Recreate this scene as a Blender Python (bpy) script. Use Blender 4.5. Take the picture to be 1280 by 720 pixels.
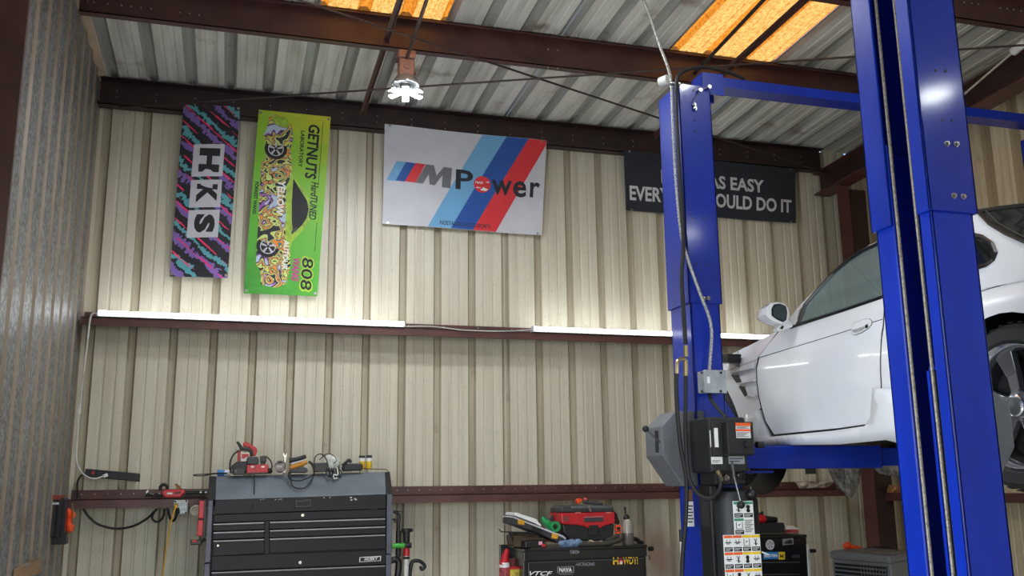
import bpy, bmesh, math, random
from mathutils import Vector, Matrix
from mathutils.geometry import delaunay_2d_cdt

random.seed(7)
SC = bpy.context.scene
COL = SC.collection
for _o in list(bpy.data.objects):
    bpy.data.objects.remove(_o)

# ------------------------------------------------------------------ camera
F_PX, YAW, PITCH, ROLL, EYE = 1186.3, 0.288, 0.206, -0.012, 1.65
cy, sy, cp, sp, cr, sr = math.cos(YAW), math.sin(YAW), math.cos(PITCH), math.sin(PITCH), math.cos(ROLL), math.sin(ROLL)
FWD = Vector((sy*cp, cy*cp, sp))
_r = Vector((cy, -sy, 0)); _u = _r.cross(FWD)
RIGHT = cr*_r + sr*_u
UP = cr*_u - sr*_r
CAMP = Vector((0, 0, EYE))
cam = bpy.data.cameras.new('camera'); camo = bpy.data.objects.new('camera', cam); COL.objects.link(camo)
cam.sensor_width = 36; cam.lens = 36*F_PX/1280; cam.clip_start = 0.05; cam.clip_end = 200
_m = Matrix((RIGHT, UP, -FWD)).transposed().to_4x4(); _m.translation = CAMP
camo.matrix_world = _m
SC.camera = camo

# ------------------------------------------------------------------ sky, sun, daylight, exposure
w = bpy.data.worlds.new('world'); SC.world = w; w.use_nodes = True
wn = w.node_tree.nodes; wl = w.node_tree.links
bg = wn['Background']
sky = wn.new('ShaderNodeTexSky'); sky.sky_type = 'NISHITA'; sky.sun_disc = False
sky.sun_elevation = math.radians(52); sky.sun_rotation = math.radians(200)
wl.new(sky.outputs[0], bg.inputs[0]); bg.inputs[1].default_value = 0.5
sun = bpy.data.lights.new('sun', 'SUN'); sun.energy = 2.4; sun.angle = 0.009; sun.color = (1.0, 0.95, 0.86)
suno = bpy.data.objects.new('sun', sun); COL.objects.link(suno)
suno.rotation_euler = (math.radians(22), math.radians(18), 0)
# fill light from an unseen doorway added in the side wall, and a little from the far bays behind the camera
def daylight(name, loc, rz, sx, sy, energy):
    d = bpy.data.lights.new(name, 'AREA'); d.shape = 'RECTANGLE'; d.size = sx; d.size_y = sy; d.energy = energy; d.color = (0.90, 0.955, 1.0)
    o = bpy.data.objects.new(name, d); COL.objects.link(o); o.location = loc; o.rotation_euler = (math.radians(90), 0, math.radians(rz))
daylight('added_side_light', (-1.10, 1.55, 1.6), -90, 2.6, 3.0, 165)
daylight('bay_door_daylight', (2.4, -5.55, 2.1), 0, 6.0, 3.8, 40)
SC.view_settings.view_transform = 'Standard'; SC.view_settings.look = 'None'
SC.view_settings.gamma = 1.0; SC.view_settings.use_curve_mapping = False
SC.view_settings.exposure = 0.0
try:
    SC.cycles.use_denoising = True
    SC.cycles.max_bounces = 8
    SC.cycles.sample_clamp_indirect = 6.0
except Exception:
    pass

# ------------------------------------------------------------------ helpers
def ray(px, py):
    return RIGHT*((px-640)/F_PX) - UP*((py-360)/F_PX) + FWD
def at(px, py, Y=None, X=None, Z=None):
    """the point of a real plane (depth Y, side X or height Z) that lies on a line of sight"""
    d = ray(px, py)
    t = (X/d.x) if X is not None else (Y/d.y) if Y is not None else (Z-EYE)/d.z
    return CAMP + d*t

def lin(c):
    c = c/255.0
    return c/12.92 if c <= 0.04045 else ((c+0.055)/1.055)**2.4
def rgb(r, g, b):
    return (lin(r), lin(g), lin(b), 1)

MATS = {}
def mat(name, col, rough=0.5, metal=0.0, var=0.12, scale=6.0, stretch=(1, 1, 1), bump=0.0, bscale=40.0, coat=0.0, dark=None, spec=None, croug=0.05):
    if name in MATS: return MATS[name]
    m = bpy.data.materials.new(name); m.use_nodes = True
    nt = m.node_tree; n = nt.nodes; l = nt.links
    b = n['Principled BSDF']
    b.inputs['Roughness'].default_value = rough; b.inputs['Metallic'].default_value = metal
    b.inputs['Coat Weight'].default_value = coat; b.inputs['Coat Roughness'].default_value = croug
    if spec is not None: b.inputs['Specular IOR Level'].default_value = spec
    tc = n.new('ShaderNodeTexCoord'); mp = n.new('ShaderNodeMapping'); mp.inputs['Scale'].default_value = stretch
    l.new(tc.outputs['Object'], mp.inputs[0])
    nz = n.new('ShaderNodeTexNoise'); nz.inputs['Scale'].default_value = scale; nz.inputs['Detail'].default_value = 4; nz.inputs['Roughness'].default_value = 0.6
    l.new(mp.outputs[0], nz.inputs['Vector'])
    mx = n.new('ShaderNodeMix'); mx.data_type = 'RGBA'
    c1 = rgb(*col); c2 = rgb(*dark) if dark else tuple(x*(1-3*var) if i < 3 else 1 for i, x in enumerate(c1))
    c2 = tuple(max(0, x) for x in c2)
    mx.inputs['A'].default_value = c2; mx.inputs['B'].default_value = c1
    rp = n.new('ShaderNodeMapRange'); rp.inputs['From Min'].default_value = 0.3; rp.inputs['From Max'].default_value = 0.6
    l.new(nz.outputs['Fac'], rp.inputs['Value']); l.new(rp.outputs[0], mx.inputs['Factor'])
    l.new(mx.outputs['Result'], b.inputs['Base Color'])
    if bump:
        nb = n.new('ShaderNodeTexNoise'); nb.inputs['Scale'].default_value = bscale; nb.inputs['Detail'].default_value = 3
        l.new(tc.outputs['Object'], nb.inputs['Vector'])
        bp = n.new('ShaderNodeBump'); bp.inputs['Strength'].default_value = bump; bp.inputs['Distance'].default_value = 0.01
        l.new(nb.outputs['Fac'], bp.inputs['Height']); l.new(bp.outputs[0], b.inputs['Normal'])
    MATS[name] = m
    return m
def emit(name, col, strength):
    if name in MATS: return MATS[name]
    m = bpy.data.materials.new(name); m.use_nodes = True
    b = m.node_tree.nodes['Principled BSDF']
    b.inputs['Base Color'].default_value = rgb(*col)
    b.inputs['Emission Color'].default_value = rgb(*col); b.inputs['Emission Strength'].default_value = strength
    MATS[name] = m; return m
def glass(name, col, alpha, rough=0.03):
    if name in MATS: return MATS[name]
    m = bpy.data.materials.new(name); m.use_nodes = True
    nt = m.node_tree; n = nt.nodes; l = nt.links
    for x in list(n):
        if x.type != 'OUTPUT_MATERIAL': n.remove(x)
    out = [x for x in n if x.type == 'OUTPUT_MATERIAL'][0]
    tr = n.new('ShaderNodeBsdfTransparent'); tr.inputs[0].default_value = rgb(*col)
    gl = n.new('ShaderNodeBsdfPrincipled'); gl.inputs['Base Color'].default_value = rgb(*[c*0.72 for c in col]); gl.inputs['Roughness'].default_value = rough
    mx = n.new('ShaderNodeMixShader'); mx.inputs[0].default_value = alpha
    l.new(tr.outputs[0], mx.inputs[1]); l.new(gl.outputs[0], mx.inputs[2]); l.new(mx.outputs[0], out.inputs[0])
    MATS[name] = m; return m

class MB:
    """a pile of vertices and faces that becomes ONE mesh"""
    def __init__(s): s.v = []; s.f = []; s.mi = []; s.cur = 0
    def add(s, vs, fs):
        o = len(s.v); s.v += [Vector(p) for p in vs]
        for f in fs: s.f.append([i+o for i in f]); s.mi.append(s.cur)
        return s
    def m(s, i): s.cur = i; return s
    def box(s, x0, x1, y0, y1, z0, z1):
        x0, x1 = sorted((x0, x1)); y0, y1 = sorted((y0, y1)); z0, z1 = sorted((z0, z1))
        v = [(x0,y0,z0),(x1,y0,z0),(x1,y1,z0),(x0,y1,z0),(x0,y0,z1),(x1,y0,z1),(x1,y1,z1),(x0,y1,z1)]
        return s.add(v, [(0,3,2,1),(4,5,6,7),(0,1,5,4),(1,2,6,5),(2,3,7,6),(3,0,4,7)])
    def obox(s, c, ax, ay, az, hx, hy, hz):
        c = Vector(c); ax, ay, az = Vector(ax).normalized()*hx, Vector(ay).normalized()*hy, Vector(az).normalized()*hz
        v = [c+i*ax+j*ay+k*az for k in (-1,1) for i, j in ((-1,-1),(1,-1),(1,1),(-1,1))]
        return s.add(v, [(0,3,2,1),(4,5,6,7),(0,1,5,4),(1,2,6,5),(2,3,7,6),(3,0,4,7)])
    def bar(s, a, b, wd, ht, up=(0,0,1)):
        a, b = Vector(a), Vector(b); d = (b-a); L = d.length; d.normalize()
        up = Vector(up); side = d.cross(up)
        if side.length < 1e-6: side = d.cross(Vector((1,0,0)))
        side.normalize(); up = side.cross(d)
        return s.obox((a+b)/2, d, side, up, L/2, wd/2, ht/2)
    def prism(s, poly, vec):
        poly = [Vector(p) for p in poly]; vec = Vector(vec); n = len(poly)
        v = poly + [p+vec for p in poly]
        return s.add(v, [tuple(range(n-1,-1,-1)), tuple(range(n,2*n))] + [(i,(i+1)%n,n+(i+1)%n,n+i) for i in range(n)])
    def ngon(s, poly): return s.add(poly, [tuple(range(len(poly)))])
    def cyl(s, a, b, r, r2=None, n=16, caps=True):
        a, b = Vector(a), Vector(b); r2 = r if r2 is None else r2
        d = (b-a).normalized(); u = d.orthogonal().normalized(); w_ = d.cross(u)
        v = []
        for p, rr in ((a, r), (b, r2)):
            for i in range(n):
                t = 2*math.pi*i/n; v.append(p + (u*math.cos(t)+w_*math.sin(t))*rr)
        f = [(i,(i+1)%n,n+(i+1)%n,n+i) for i in range(n)]
        if caps: f += [tuple(range(n-1,-1,-1)), tuple(range(n,2*n))]
        return s.add(v, f)
    def lathe(s, c, axis, prof, n=20, caps=True):
        c = Vector(c); d = Vector(axis).normalized(); u = d.orthogonal().normalized(); w_ = d.cross(u); v = []
        for r, h in prof:
            for i in range(n):
                t = 2*math.pi*i/n; v.append(c + d*h + (u*math.cos(t)+w_*math.sin(t))*max(r, 1e-5))
        f = [(k*n+i, k*n+(i+1)%n, (k+1)*n+(i+1)%n, (k+1)*n+i) for k in range(len(prof)-1) for i in range(n)]
        if caps: f += [tuple(range(n-1,-1,-1)), tuple(range((len(prof)-1)*n, len(prof)*n))]
        return s.add(v, f)
    def sphere(s, c, r, n=12, sc=(1,1,1)):
        prof = []; c = Vector(c)
        o = len(s.v)
        m_ = max(6, n//2+2)
        s.lathe((0,0,0), (0,0,1), [(r*math.sin(math.pi*k/m_), -r*math.cos(math.pi*k/m_)) for k in range(m_+1)], n)
        for i in range(o, len(s.v)):
            p = s.v[i]; s.v[i] = Vector((p.x*sc[0], p.y*sc[1], p.z*sc[2])) + c
        return s
    def tube(s, pts, r, n=8, closed=False):
        pts = [Vector(p) for p in pts]; N = len(pts)
        if N < 2: return s
        v = []; u = None
        for i, p in enumerate(pts):
            if closed: d = pts[(i+1) % N]-pts[i-1]
            else: d = pts[min(i+1, N-1)]-pts[max(i-1, 0)]
            d.normalize()
            if u is None: u = d.orthogonal().normalized()
            u = u - d*u.dot(d)
            if u.length < 1e-6: u = d.orthogonal()
            u.normalize(); w_ = d.cross(u)
            rr = r(i/(N-1)) if callable(r) else r
            for k in range(n):
                t = 2*math.pi*k/n; v.append(p+(u*math.cos(t)+w_*math.sin(t))*rr)
        f = []
        for i in range(N if closed else N-1):
            j = (i+1) % N
            f += [(i*n+k, i*n+(k+1)%n, j*n+(k+1)%n, j*n+k) for k in range(n)]
        if not closed: f += [tuple(range(n-1,-1,-1)), tuple(range((N-1)*n, N*n))]
        return s.add(v, f)
    def grid(s, fn, nu, nv):
        v = [fn(i/nu, j/nv) for j in range(nv+1) for i in range(nu+1)]
        return s.add(v, [(j*(nu+1)+i, j*(nu+1)+i+1, (j+1)*(nu+1)+i+1, (j+1)*(nu+1)+i) for j in range(nv) for i in range(nu)])
    def shift(s, d):
        d = Vector(d); s.v = [p+d for p in s.v]; return s

ORG = {}
def finish(o, parent):
    COL.objects.link(o)
    if parent is not None: o.parent = parent
def build(name, mb, mats, parent=None, smooth=False, bevel=0.0, loc=None, thick=0.0, seg=2, recalc=True):
    """link one mesh object; vertices are given in world coordinates"""
    org = ORG[parent.name] if parent is not None else (Vector(loc) if loc is not None else Vector((0,0,0)))
    me = bpy.data.meshes.new(name)
    me.from_pydata([p-org for p in mb.v], [], mb.f)
    mats = mats if isinstance(mats, (list, tuple)) else [mats]
    for x in mats: me.materials.append(x)
    me.polygons.foreach_set('material_index', mb.mi)
    bm = bmesh.new(); bm.from_mesh(me)
    if recalc: bmesh.ops.recalc_face_normals(bm, faces=bm.faces)
    if bevel:
        ed = [e for e in bm.edges if len(e.link_faces) == 2 and e.calc_face_angle(0) > 0.5]
        bmesh.ops.bevel(bm, geom=ed, offset=bevel, segments=seg, profile=0.5, affect='EDGES', clamp_overlap=True)
    bm.to_mesh(me); bm.free()
    if smooth:
        me.polygons.foreach_set('use_smooth', [True]*len(me.polygons))
        try: me.set_sharp_from_angle(angle=math.radians(38))
        except Exception: pass
    o = bpy.data.objects.new(name, me); finish(o, parent)
    if parent is None: o.location = org
    ORG[o.name] = org
    if thick:
        md = o.modifiers.new('thickness', 'SOLIDIFY'); md.thickness = thick; md.offset = 0
    return o
def tag(o, label=None, cat=None, group=None, kind=None):
    if label: o['label'] = label
    if cat: o['category'] = cat
    if group: o['group'] = group
    if kind: o['kind'] = kind
    return o
def thing(name, label, cat, loc=(0,0,0), group=None, kind=None):
    o = bpy.data.objects.new(name, None); o.empty_display_size = 0.1; o.location = loc
    COL.objects.link(o); ORG[o.name] = Vector(loc)
    return tag(o, label, cat, group, kind)
def setting(name):
    o = thing(name, None, None, (0,0,0)); o['kind'] = 'structure'; return o
def copy_part(src, parent, dloc):
    o = src.copy(); COL.objects.link(o); o.parent = parent; o.location = Vector(src.location)+Vector(dloc); ORG[o.name] = ORG[parent.name]
    return o
def copy_tree(o, parent=None):
    c = o.copy(); COL.objects.link(c)
    if parent is not None: c.parent = parent
    for ch in list(o.children): copy_tree(ch, c)
    return c
def spline(pts, k=8, closed=False):
    P = [Vector(p) for p in pts]; out = []; N = len(P)
    for i in range(N if closed else N-1):
        if closed: a, b, c, d = P[i-1], P[i], P[(i+1)%N], P[(i+2)%N]
        else: a, b, c, d = P[max(i-1,0)], P[i], P[i+1], P[min(i+2,N-1)]
        for q in range(k):
            t = q/k
            out.append(0.5*((2*b)+(c-a)*t+(2*a-5*b+4*c-d)*t*t+(3*b-a-3*c+d)*t**3))
    if not closed: out.append(P[-1])
    return out
def text2d(s, size=1.0, bold=0.0, shear=0.0, extrude=0.0, spacing=1.0):
    """lettering as flat faces: returns vertices (x, y, 0), faces, width"""
    cu = bpy.data.curves.new('lettering', 'FONT'); cu.body = s; cu.size = size; cu.offset = bold; cu.shear = shear
    cu.space_character = spacing; cu.resolution_u = 3; cu.align_x = 'LEFT'; cu.fill_mode = 'FRONT'
    o = bpy.data.objects.new('lettering', cu); COL.objects.link(o)
    dg = bpy.context.evaluated_depsgraph_get(); dg.update()
    me = bpy.data.meshes.new_from_object(o.evaluated_get(dg))
    v = [Vector(p.co) for p in me.vertices]; f = [list(p.vertices) for p in me.polygons]
    bpy.data.objects.remove(o); bpy.data.curves.remove(cu); bpy.data.meshes.remove(me)
    return v, f
def letters(mb, s, fn, x0, x1, y0, y1, bold=0.0, shear=0.0, spacing=1.0):
    """fit the words s into the rectangle x0..x1, y0..y1 of a surface fn(x, y)"""
    v, f = text2d(s, 1.0, bold, shear, 0, spacing)
    if not v: return
    ax, bx = min(p.x for p in v), max(p.x for p in v); ay, by = min(p.y for p in v), max(p.y for p in v)
    vv = [fn(x0+(p.x-ax)/(bx-ax)*(x1-x0), y0+(p.y-ay)/(by-ay)*(y1-y0)) for p in v]
    mb.add(vv, f)
def poly_panel(outline, fn, step=0.06, holes=()):
    """fill a 2-D outline with an even net of points and lift it onto fn(a, b)"""
    def dense(pl):
        out = []
        for i, p in enumerate(pl):
            q = pl[(i+1) % len(pl)]; L = math.hypot(q[0]-p[0], q[1]-p[1]); k = max(1, int(L/step+0.5))
            for t in range(k): out.append((p[0]+(q[0]-p[0])*t/k, p[1]+(q[1]-p[1])*t/k))
        return out
    ol = dense(outline); pts = [Vector(p) for p in ol]; ed = [(i, (i+1) % len(ol)) for i in range(len(ol))]
    a0, a1 = min(p[0] for p in ol), max(p[0] for p in ol); b0, b1 = min(p[1] for p in ol), max(p[1] for p in ol)
    def inside(x, y):
        c = False
        for i in range(len(ol)):
            p, q = ol[i], ol[i-1]
            if (p[1] > y) != (q[1] > y) and x < (q[0]-p[0])*(y-p[1])/(q[1]-p[1])+p[0]: c = not c
        return c
    def far(x, y): return all((x-p[0])**2+(y-p[1])**2 > (step*0.45)**2 for p in ol)
    y = b0+step/2; row = 0
    while y < b1:
        x = a0+(step/2 if row % 2 else 0)
        while x < a1:
            if inside(x, y) and far(x, y): pts.append(Vector((x, y)))
            x += step
        y += step*0.866; row += 1
    v, e, f, *_ = delaunay_2d_cdt(pts, ed, [], 1, 1e-5)
    return [fn(p.x, p.y) for p in v], [tuple(q) for q in f]
# ------------------------------------------------------------------ materials of the building
def sheet_metal(name, col, streak, streak_col, rust=0.0, rough=0.5, spangle=0.0, stain=None):
    """painted ribbed sheet: long streaks of grime along the ribs and a few rust blooms"""
    m = bpy.data.materials.new(name); m.use_nodes = True; nt = m.node_tree; n = nt.nodes; l = nt.links
    b = n['Principled BSDF']; b.inputs['Roughness'].default_value = rough
    tc = n.new('ShaderNodeTexCoord')
    def noise(sc, st, det=5):
        mp = n.new('ShaderNodeMapping'); mp.inputs['Scale'].default_value = st; l.new(tc.outputs['Object'], mp.inputs[0])
        z = n.new('ShaderNodeTexNoise'); z.inputs['Scale'].default_value = sc; z.inputs['Detail'].default_value = det; l.new(mp.outputs[0], z.inputs['Vector']); return z
    def ramp(src, a, b_):
        r = n.new('ShaderNodeMapRange'); r.inputs['From Min'].default_value = a; r.inputs['From Max'].default_value = b_; l.new(src.outputs[0], r.inputs['Value']); return r
    def mix(fac, a, b_, typ='MIX'):
        x = n.new('ShaderNodeMix'); x.data_type = 'RGBA'; x.blend_type = typ
        l.new(fac.outputs[0], x.inputs['Factor'])
        for sock, val in (('A', a), ('B', b_)):
            if isinstance(val, tuple): x.inputs[sock].default_value = val
            else: l.new(val.outputs['Result'], x.inputs[sock])
        return x
    base = rgb(*col)
    s1 = ramp(noise(3.0, streak), 0.42, 0.75)
    c = mix(s1, base, rgb(*streak_col))
    s2 = ramp(noise(38.0, (1, 1, 1), 6), 0.56, 0.74)
    c = mix(s2, c, tuple(x*0.86 for x in base[:3])+(1,))
    if rust:
        s3 = ramp(noise(2.6, (1, 1, 1), 8), 0.66-rust*0.1, 0.80-rust*0.1)
        c = mix(s3, c, rgb(112, 84, 55))
    if stain:                                             # one reddish splash on the wall
        sp_ = n.new('ShaderNodeVectorMath'); sp_.operation = 'DISTANCE'; l.new(tc.outputs['Object'], sp_.inputs[0]); sp_.inputs[1].default_value = stain
        add = n.new('ShaderNodeMath'); add.operation = 'MULTIPLY_ADD'; l.new(noise(4.0, (1, 1, 0.6), 5).outputs[0], add.inputs[0]); add.inputs[1].default_value = 0.5; l.new(sp_.outputs['Value'], add.inputs[2])
        r4 = n.new('ShaderNodeMapRange'); r4.inputs['From Min'].default_value = 0.58; r4.inputs['From Max'].default_value = 0.36; r4.inputs['To Max'].default_value = 0.6; l.new(add.outputs[0], r4.inputs['Value'])
        c = mix(r4, c, rgb(150, 108, 92))
    if spangle:
        v = n.new('ShaderNodeTexVoronoi'); v.inputs['Scale'].default_value = 42; l.new(tc.outputs['Object'], v.inputs['Vector'])
        sv = n.new('ShaderNodeSeparateColor'); l.new(v.outputs['Color'], sv.inputs[0])
        r = n.new('ShaderNodeMapRange'); r.inputs['From Min'].default_value = 0.2; r.inputs['From Max'].default_value = 1.0; r.inputs['To Max'].default_value = spangle
        l.new(sv.outputs[0], r.inputs['Value'])
        c = mix(r, c, rgb(205, 210, 215)); b.inputs['Metallic'].default_value = 0.35
    l.new(c.outputs['Result'], b.inputs['Base Color'])
    bp = n.new('ShaderNodeBump'); bp.inputs['Strength'].default_value = 0.25; bp.inputs['Distance'].default_value = 0.006
    l.new(noise(5.0, (1.0, 1.0, 0.5)).outputs[0], bp.inputs['Height']); l.new(bp.outputs[0], b.inputs['Normal'])
    return m
M_WALL = sheet_metal('cream_sheet', (208, 202, 181), (4, 4, 0.15), (188, 179, 158), 0.0, 0.45, 0, tuple(at(822, 694, Y=7.905)))
M_WALL2 = sheet_metal('cream_sheet_shaded', (178, 169, 146), (5, 5, 0.3), (150, 139, 117), 0.2, 0.5)  # darker cream for the ribs, their shade put into the colour
M_WALLR2 = sheet_metal('tan_sheet_darker', (160, 142, 112), (5, 5, 0.3), (130, 112, 84), 0.3, 0.5)  # darker tan, used on the ribs of the right wall
M_WALLR = sheet_metal('tan_sheet', (206, 190, 158), (4, 4, 0.25), (160, 142, 112), 0.4, 0.5)
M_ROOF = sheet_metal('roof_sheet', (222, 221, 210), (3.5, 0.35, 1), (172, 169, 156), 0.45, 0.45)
M_ROOF2 = sheet_metal('roof_sheet_rib', (168, 167, 158), (3.5, 0.35, 1), (120, 116, 106), 0.35, 0.5)  # darker on the ribs: their shade and dirt both in the colour
M_GALV = sheet_metal('galvanised_sheet', (112, 111, 108), (4, 4, 0.4), (82, 78, 72), 0.3, 0.45, 0.4)
M_GALVT = sheet_metal('tan_rib', (150, 136, 115), (4, 4, 0.4), (112, 98, 80), 0.4, 0.5)
M_STEEL = mat('brown_primer_steel', (84, 52, 47), 0.42, 0, 0.14, 5, (1, 1, 1), 0.06, 60)
M_STEELR = mat('red_brown_steel', (92, 56, 52), 0.42, 0, 0.14, 5, (1, 1, 1), 0.06, 60)
M_STEELD = mat('dark_brown_steel', (58, 40, 38), 0.45, 0, 0.14, 5, (1, 1, 1), 0.06, 60)
M_CONC = mat('concrete', (176, 174, 170), 0.75, 0, 0.12, 3, (1, 1, 1), 0.1, 30)
M_ZINC = mat('zinc', (190, 190, 188), 0.3, 0.9, 0.08)
M_TRIM = mat('tan_trim', (198, 174, 144), 0.5, 0, 0.1, 4)
def skylight_material(c0, c1):
    m = bpy.data.materials.new('amber_fibreglass'); m.use_nodes = True; nt = m.node_tree; n = nt.nodes; l = nt.links
    for x in list(n):
        if x.type != 'OUTPUT_MATERIAL': n.remove(x)
    out = [x for x in n if x.type == 'OUTPUT_MATERIAL'][0]
    tc = n.new('ShaderNodeTexCoord'); nz = n.new('ShaderNodeTexNoise'); nz.inputs['Scale'].default_value = 55; nz.inputs['Detail'].default_value = 6
    mp = n.new('ShaderNodeMapping'); mp.inputs['Scale'].default_value = (1, 0.6, 1); l.new(tc.outputs['Object'], mp.inputs[0]); l.new(mp.outputs[0], nz.inputs['Vector'])
    r = n.new('ShaderNodeValToRGB'); r.color_ramp.elements[0].position = 0.3; r.color_ramp.elements[0].color = rgb(*c0)
    r.color_ramp.elements[1].position = 0.62; r.color_ramp.elements[1].color = rgb(*c1)
    l.new(nz.outputs['Fac'], r.inputs[0])
    t = n.new('ShaderNodeBsdfTranslucent'); d = n.new('ShaderNodeBsdfDiffuse'); mx = n.new('ShaderNodeMixShader'); mx.inputs[0].default_value = 0.2
    l.new(r.outputs[0], t.inputs[0]); l.new(r.outputs[0], d.inputs[0])
    l.new(t.outputs[0], mx.inputs[1]); l.new(d.outputs[0], mx.inputs[2]); l.new(mx.outputs[0], out.inputs[0])
    return m
M_SKY = skylight_material((206, 128, 44), (242, 184, 98)); M_SKY2 = skylight_material((190, 96, 22), (226, 140, 44))

# ------------------------------------------------------------------ the shell
W = 7.905                 # inner face of the wall at the back
PITCH_R = 0.3048
XL, XR, YF = -1.145, 6.0, -5.6
def roof_z(y): return 4.955 + 0.035*(7.875-y)
RIB = 0.030
def profile(n_pitch, hw=0.020, sw=0.014, minor=.006):
    """ribbed sheet across its width: (offset, depth away from the room, material)"""
    out = []
    for k in range(n_pitch):
        o = k*PITCH_R
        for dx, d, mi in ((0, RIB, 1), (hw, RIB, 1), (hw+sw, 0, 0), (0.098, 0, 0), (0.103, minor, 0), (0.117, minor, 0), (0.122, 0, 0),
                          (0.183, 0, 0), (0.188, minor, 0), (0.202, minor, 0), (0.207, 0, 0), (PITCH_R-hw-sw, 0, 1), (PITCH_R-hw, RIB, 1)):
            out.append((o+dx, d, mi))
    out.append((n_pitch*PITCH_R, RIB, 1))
    return out
def sheet(mb, pos, n_pitch=3, clip=None, lift=0.0, segs=1, hw=0.020, sw=0.014, minor=.006):
    """extrude the ribbed profile between pos(offset, depth, 0) and pos(offset, depth, 1)"""
    pr = profile(n_pitch, hw, sw, minor)
    if clip: pr = [p for p in pr if clip[0]-1e-6 <= p[0] <= clip[1]+1e-6]
    v = []; N = len(pr)
    for j in range(segs+1):
        v += [pos(p[0], p[1]+lift, j/segs) for p in pr]
    o = len(mb.v); mb.v += [Vector(p) for p in v]
    for j in range(segs):
        for i in range(N-1):
            mb.f.append([o+j*N+i, o+j*N+i+1, o+(j+1)*N+i+1, o+(j+1)*N+i]); mb.mi.append(pr[i][2])

floor = build('floor', MB().box(XL-.1, XR+.2, YF-3, W+.1, -0.15, 0.0), M_CONC); floor['kind'] = 'structure'
# back wall: three-rib sheets lapped at the seams
wall_back = setting('wall_back')
x = -1.0732+0*PITCH_R
seams = [-1.0732 + (k)*PITCH_R for k in range(-1, 26, 3)]
for i, xs in enumerate(seams):
    mb = MB(); lift = 0.0012*(i % 2)
    n_p = 3
    clip = (0.0, 0.9144)
    if i == 0: clip = (0.18, 0.9144)
    if xs > XR: continue
    sheet(mb, lambda o, d, t, xs=xs: (xs+o, W+d, -0.02+t*(roof_z(W)+.02)), n_p, clip, lift)
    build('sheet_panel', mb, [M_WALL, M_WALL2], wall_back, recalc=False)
# left wall: galvanised sheets seen from their back
wall_left = setting('wall_left')
yy = W+0.02
for i in range(15):
    y1 = yy-0.9144*i
    mb = MB(); zb = 3.15 if i in (6, 7, 5) else -0.02      # gap for the added doorway light, out of view
    sheet(mb, lambda o, d, t, y1=y1, zb=zb: (XL+d*.42-.006, y1-o, zb+t*(4.93-zb)), 3, (0.0, 0.9144), 0.001*(i % 2), 1, .030, .026, .001)
    N_ = len(profile(3))-1
    mb.mi = [1 if (q % 13) == 1 else 0 for q in range(N_)]
    build('sheet_panel', mb, [M_GALV, M_GALVT], wall_left, recalc=False)
# right wall
wall_right = setting('wall_right')
for i in range(15):
    y1 = W+0.06-0.9144*i
    mb = MB()
    sheet(mb, lambda o, d, t, y1=y1: (XR+d, y1-o, -0.02+t*(roof_z(0)+.1)), 3, (0.0, 0.9144), 0.001*(i % 2), 1, .034, .022)
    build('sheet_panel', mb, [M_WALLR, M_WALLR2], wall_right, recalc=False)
# front wall: the bay door openings behind the camera
wall_front = build('wall_front', MB().box(XL-.05, -0.75, YF-.1, YF, 0, 5.3).box(5.6, XR+.05, YF-.1, YF, 0, 5.3).box(-0.75, 5.6, YF-.1, YF, 4.2, 5.5), M_WALLR)
wall_front['kind'] = 'structure'
# roof: ribbed sheets along the slope, two of them amber skylights
ceiling = setting('ceiling')
RX0 = 0.173-4*PITCH_R-0.0
SKY_Y0, SKY_Y1 = 6.42, 3.45
def roof_sheet(xs, ya, yb, m, name, lift):
    mb = MB()
    sheet(mb, lambda o, d, t: (xs+o, ya+(yb-ya)*t, roof_z(ya+(yb-ya)*t)+d), 3, (max(0, XL-xs-.06), min(0.9144, XR+.1-xs)), lift, 1, 0.024, 0.024)
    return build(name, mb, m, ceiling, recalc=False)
sky_at = (0.173+PITCH_R, 0.173+PITCH_R*10)
for i in range(9):
    xs = 0.173+PITCH_R*(1+3*(i-2))
    if xs > XR: continue
    lift = 0.0015*(i % 2)
    if any(abs(xs-s) < 0.05 for s in sky_at):
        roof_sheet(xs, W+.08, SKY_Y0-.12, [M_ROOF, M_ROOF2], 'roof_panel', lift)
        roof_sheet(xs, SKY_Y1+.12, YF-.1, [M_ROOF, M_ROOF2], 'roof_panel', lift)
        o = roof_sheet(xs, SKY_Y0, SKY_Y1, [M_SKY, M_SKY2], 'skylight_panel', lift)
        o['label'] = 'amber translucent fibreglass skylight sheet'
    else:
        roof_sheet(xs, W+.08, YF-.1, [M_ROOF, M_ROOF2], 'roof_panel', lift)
# tan rake trim where the left wall meets the roof
mb = MB()
mb.prism([(XL-.04, W, roof_z(W)-.03), (XL+.045, W, roof_z(W)-.012), (XL+.045, W, roof_z(W)-.004), (XL-.04, W, roof_z(W)-.022)], (0, -10.0, .35))
t1 = build('trim_1', mb, M_TRIM); t1['kind'] = 'structure'
t2 = build('trim_2', MB().prism([(XL-.075, W+.06, 4.7), (XL-.05, W+.06, 4.7), (XL-.05, W+.06, 5.3), (XL-.075, W+.06, 5.3)], (0, -13.4, .3)), M_STEELD); t2['kind'] = 'structure'

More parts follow.
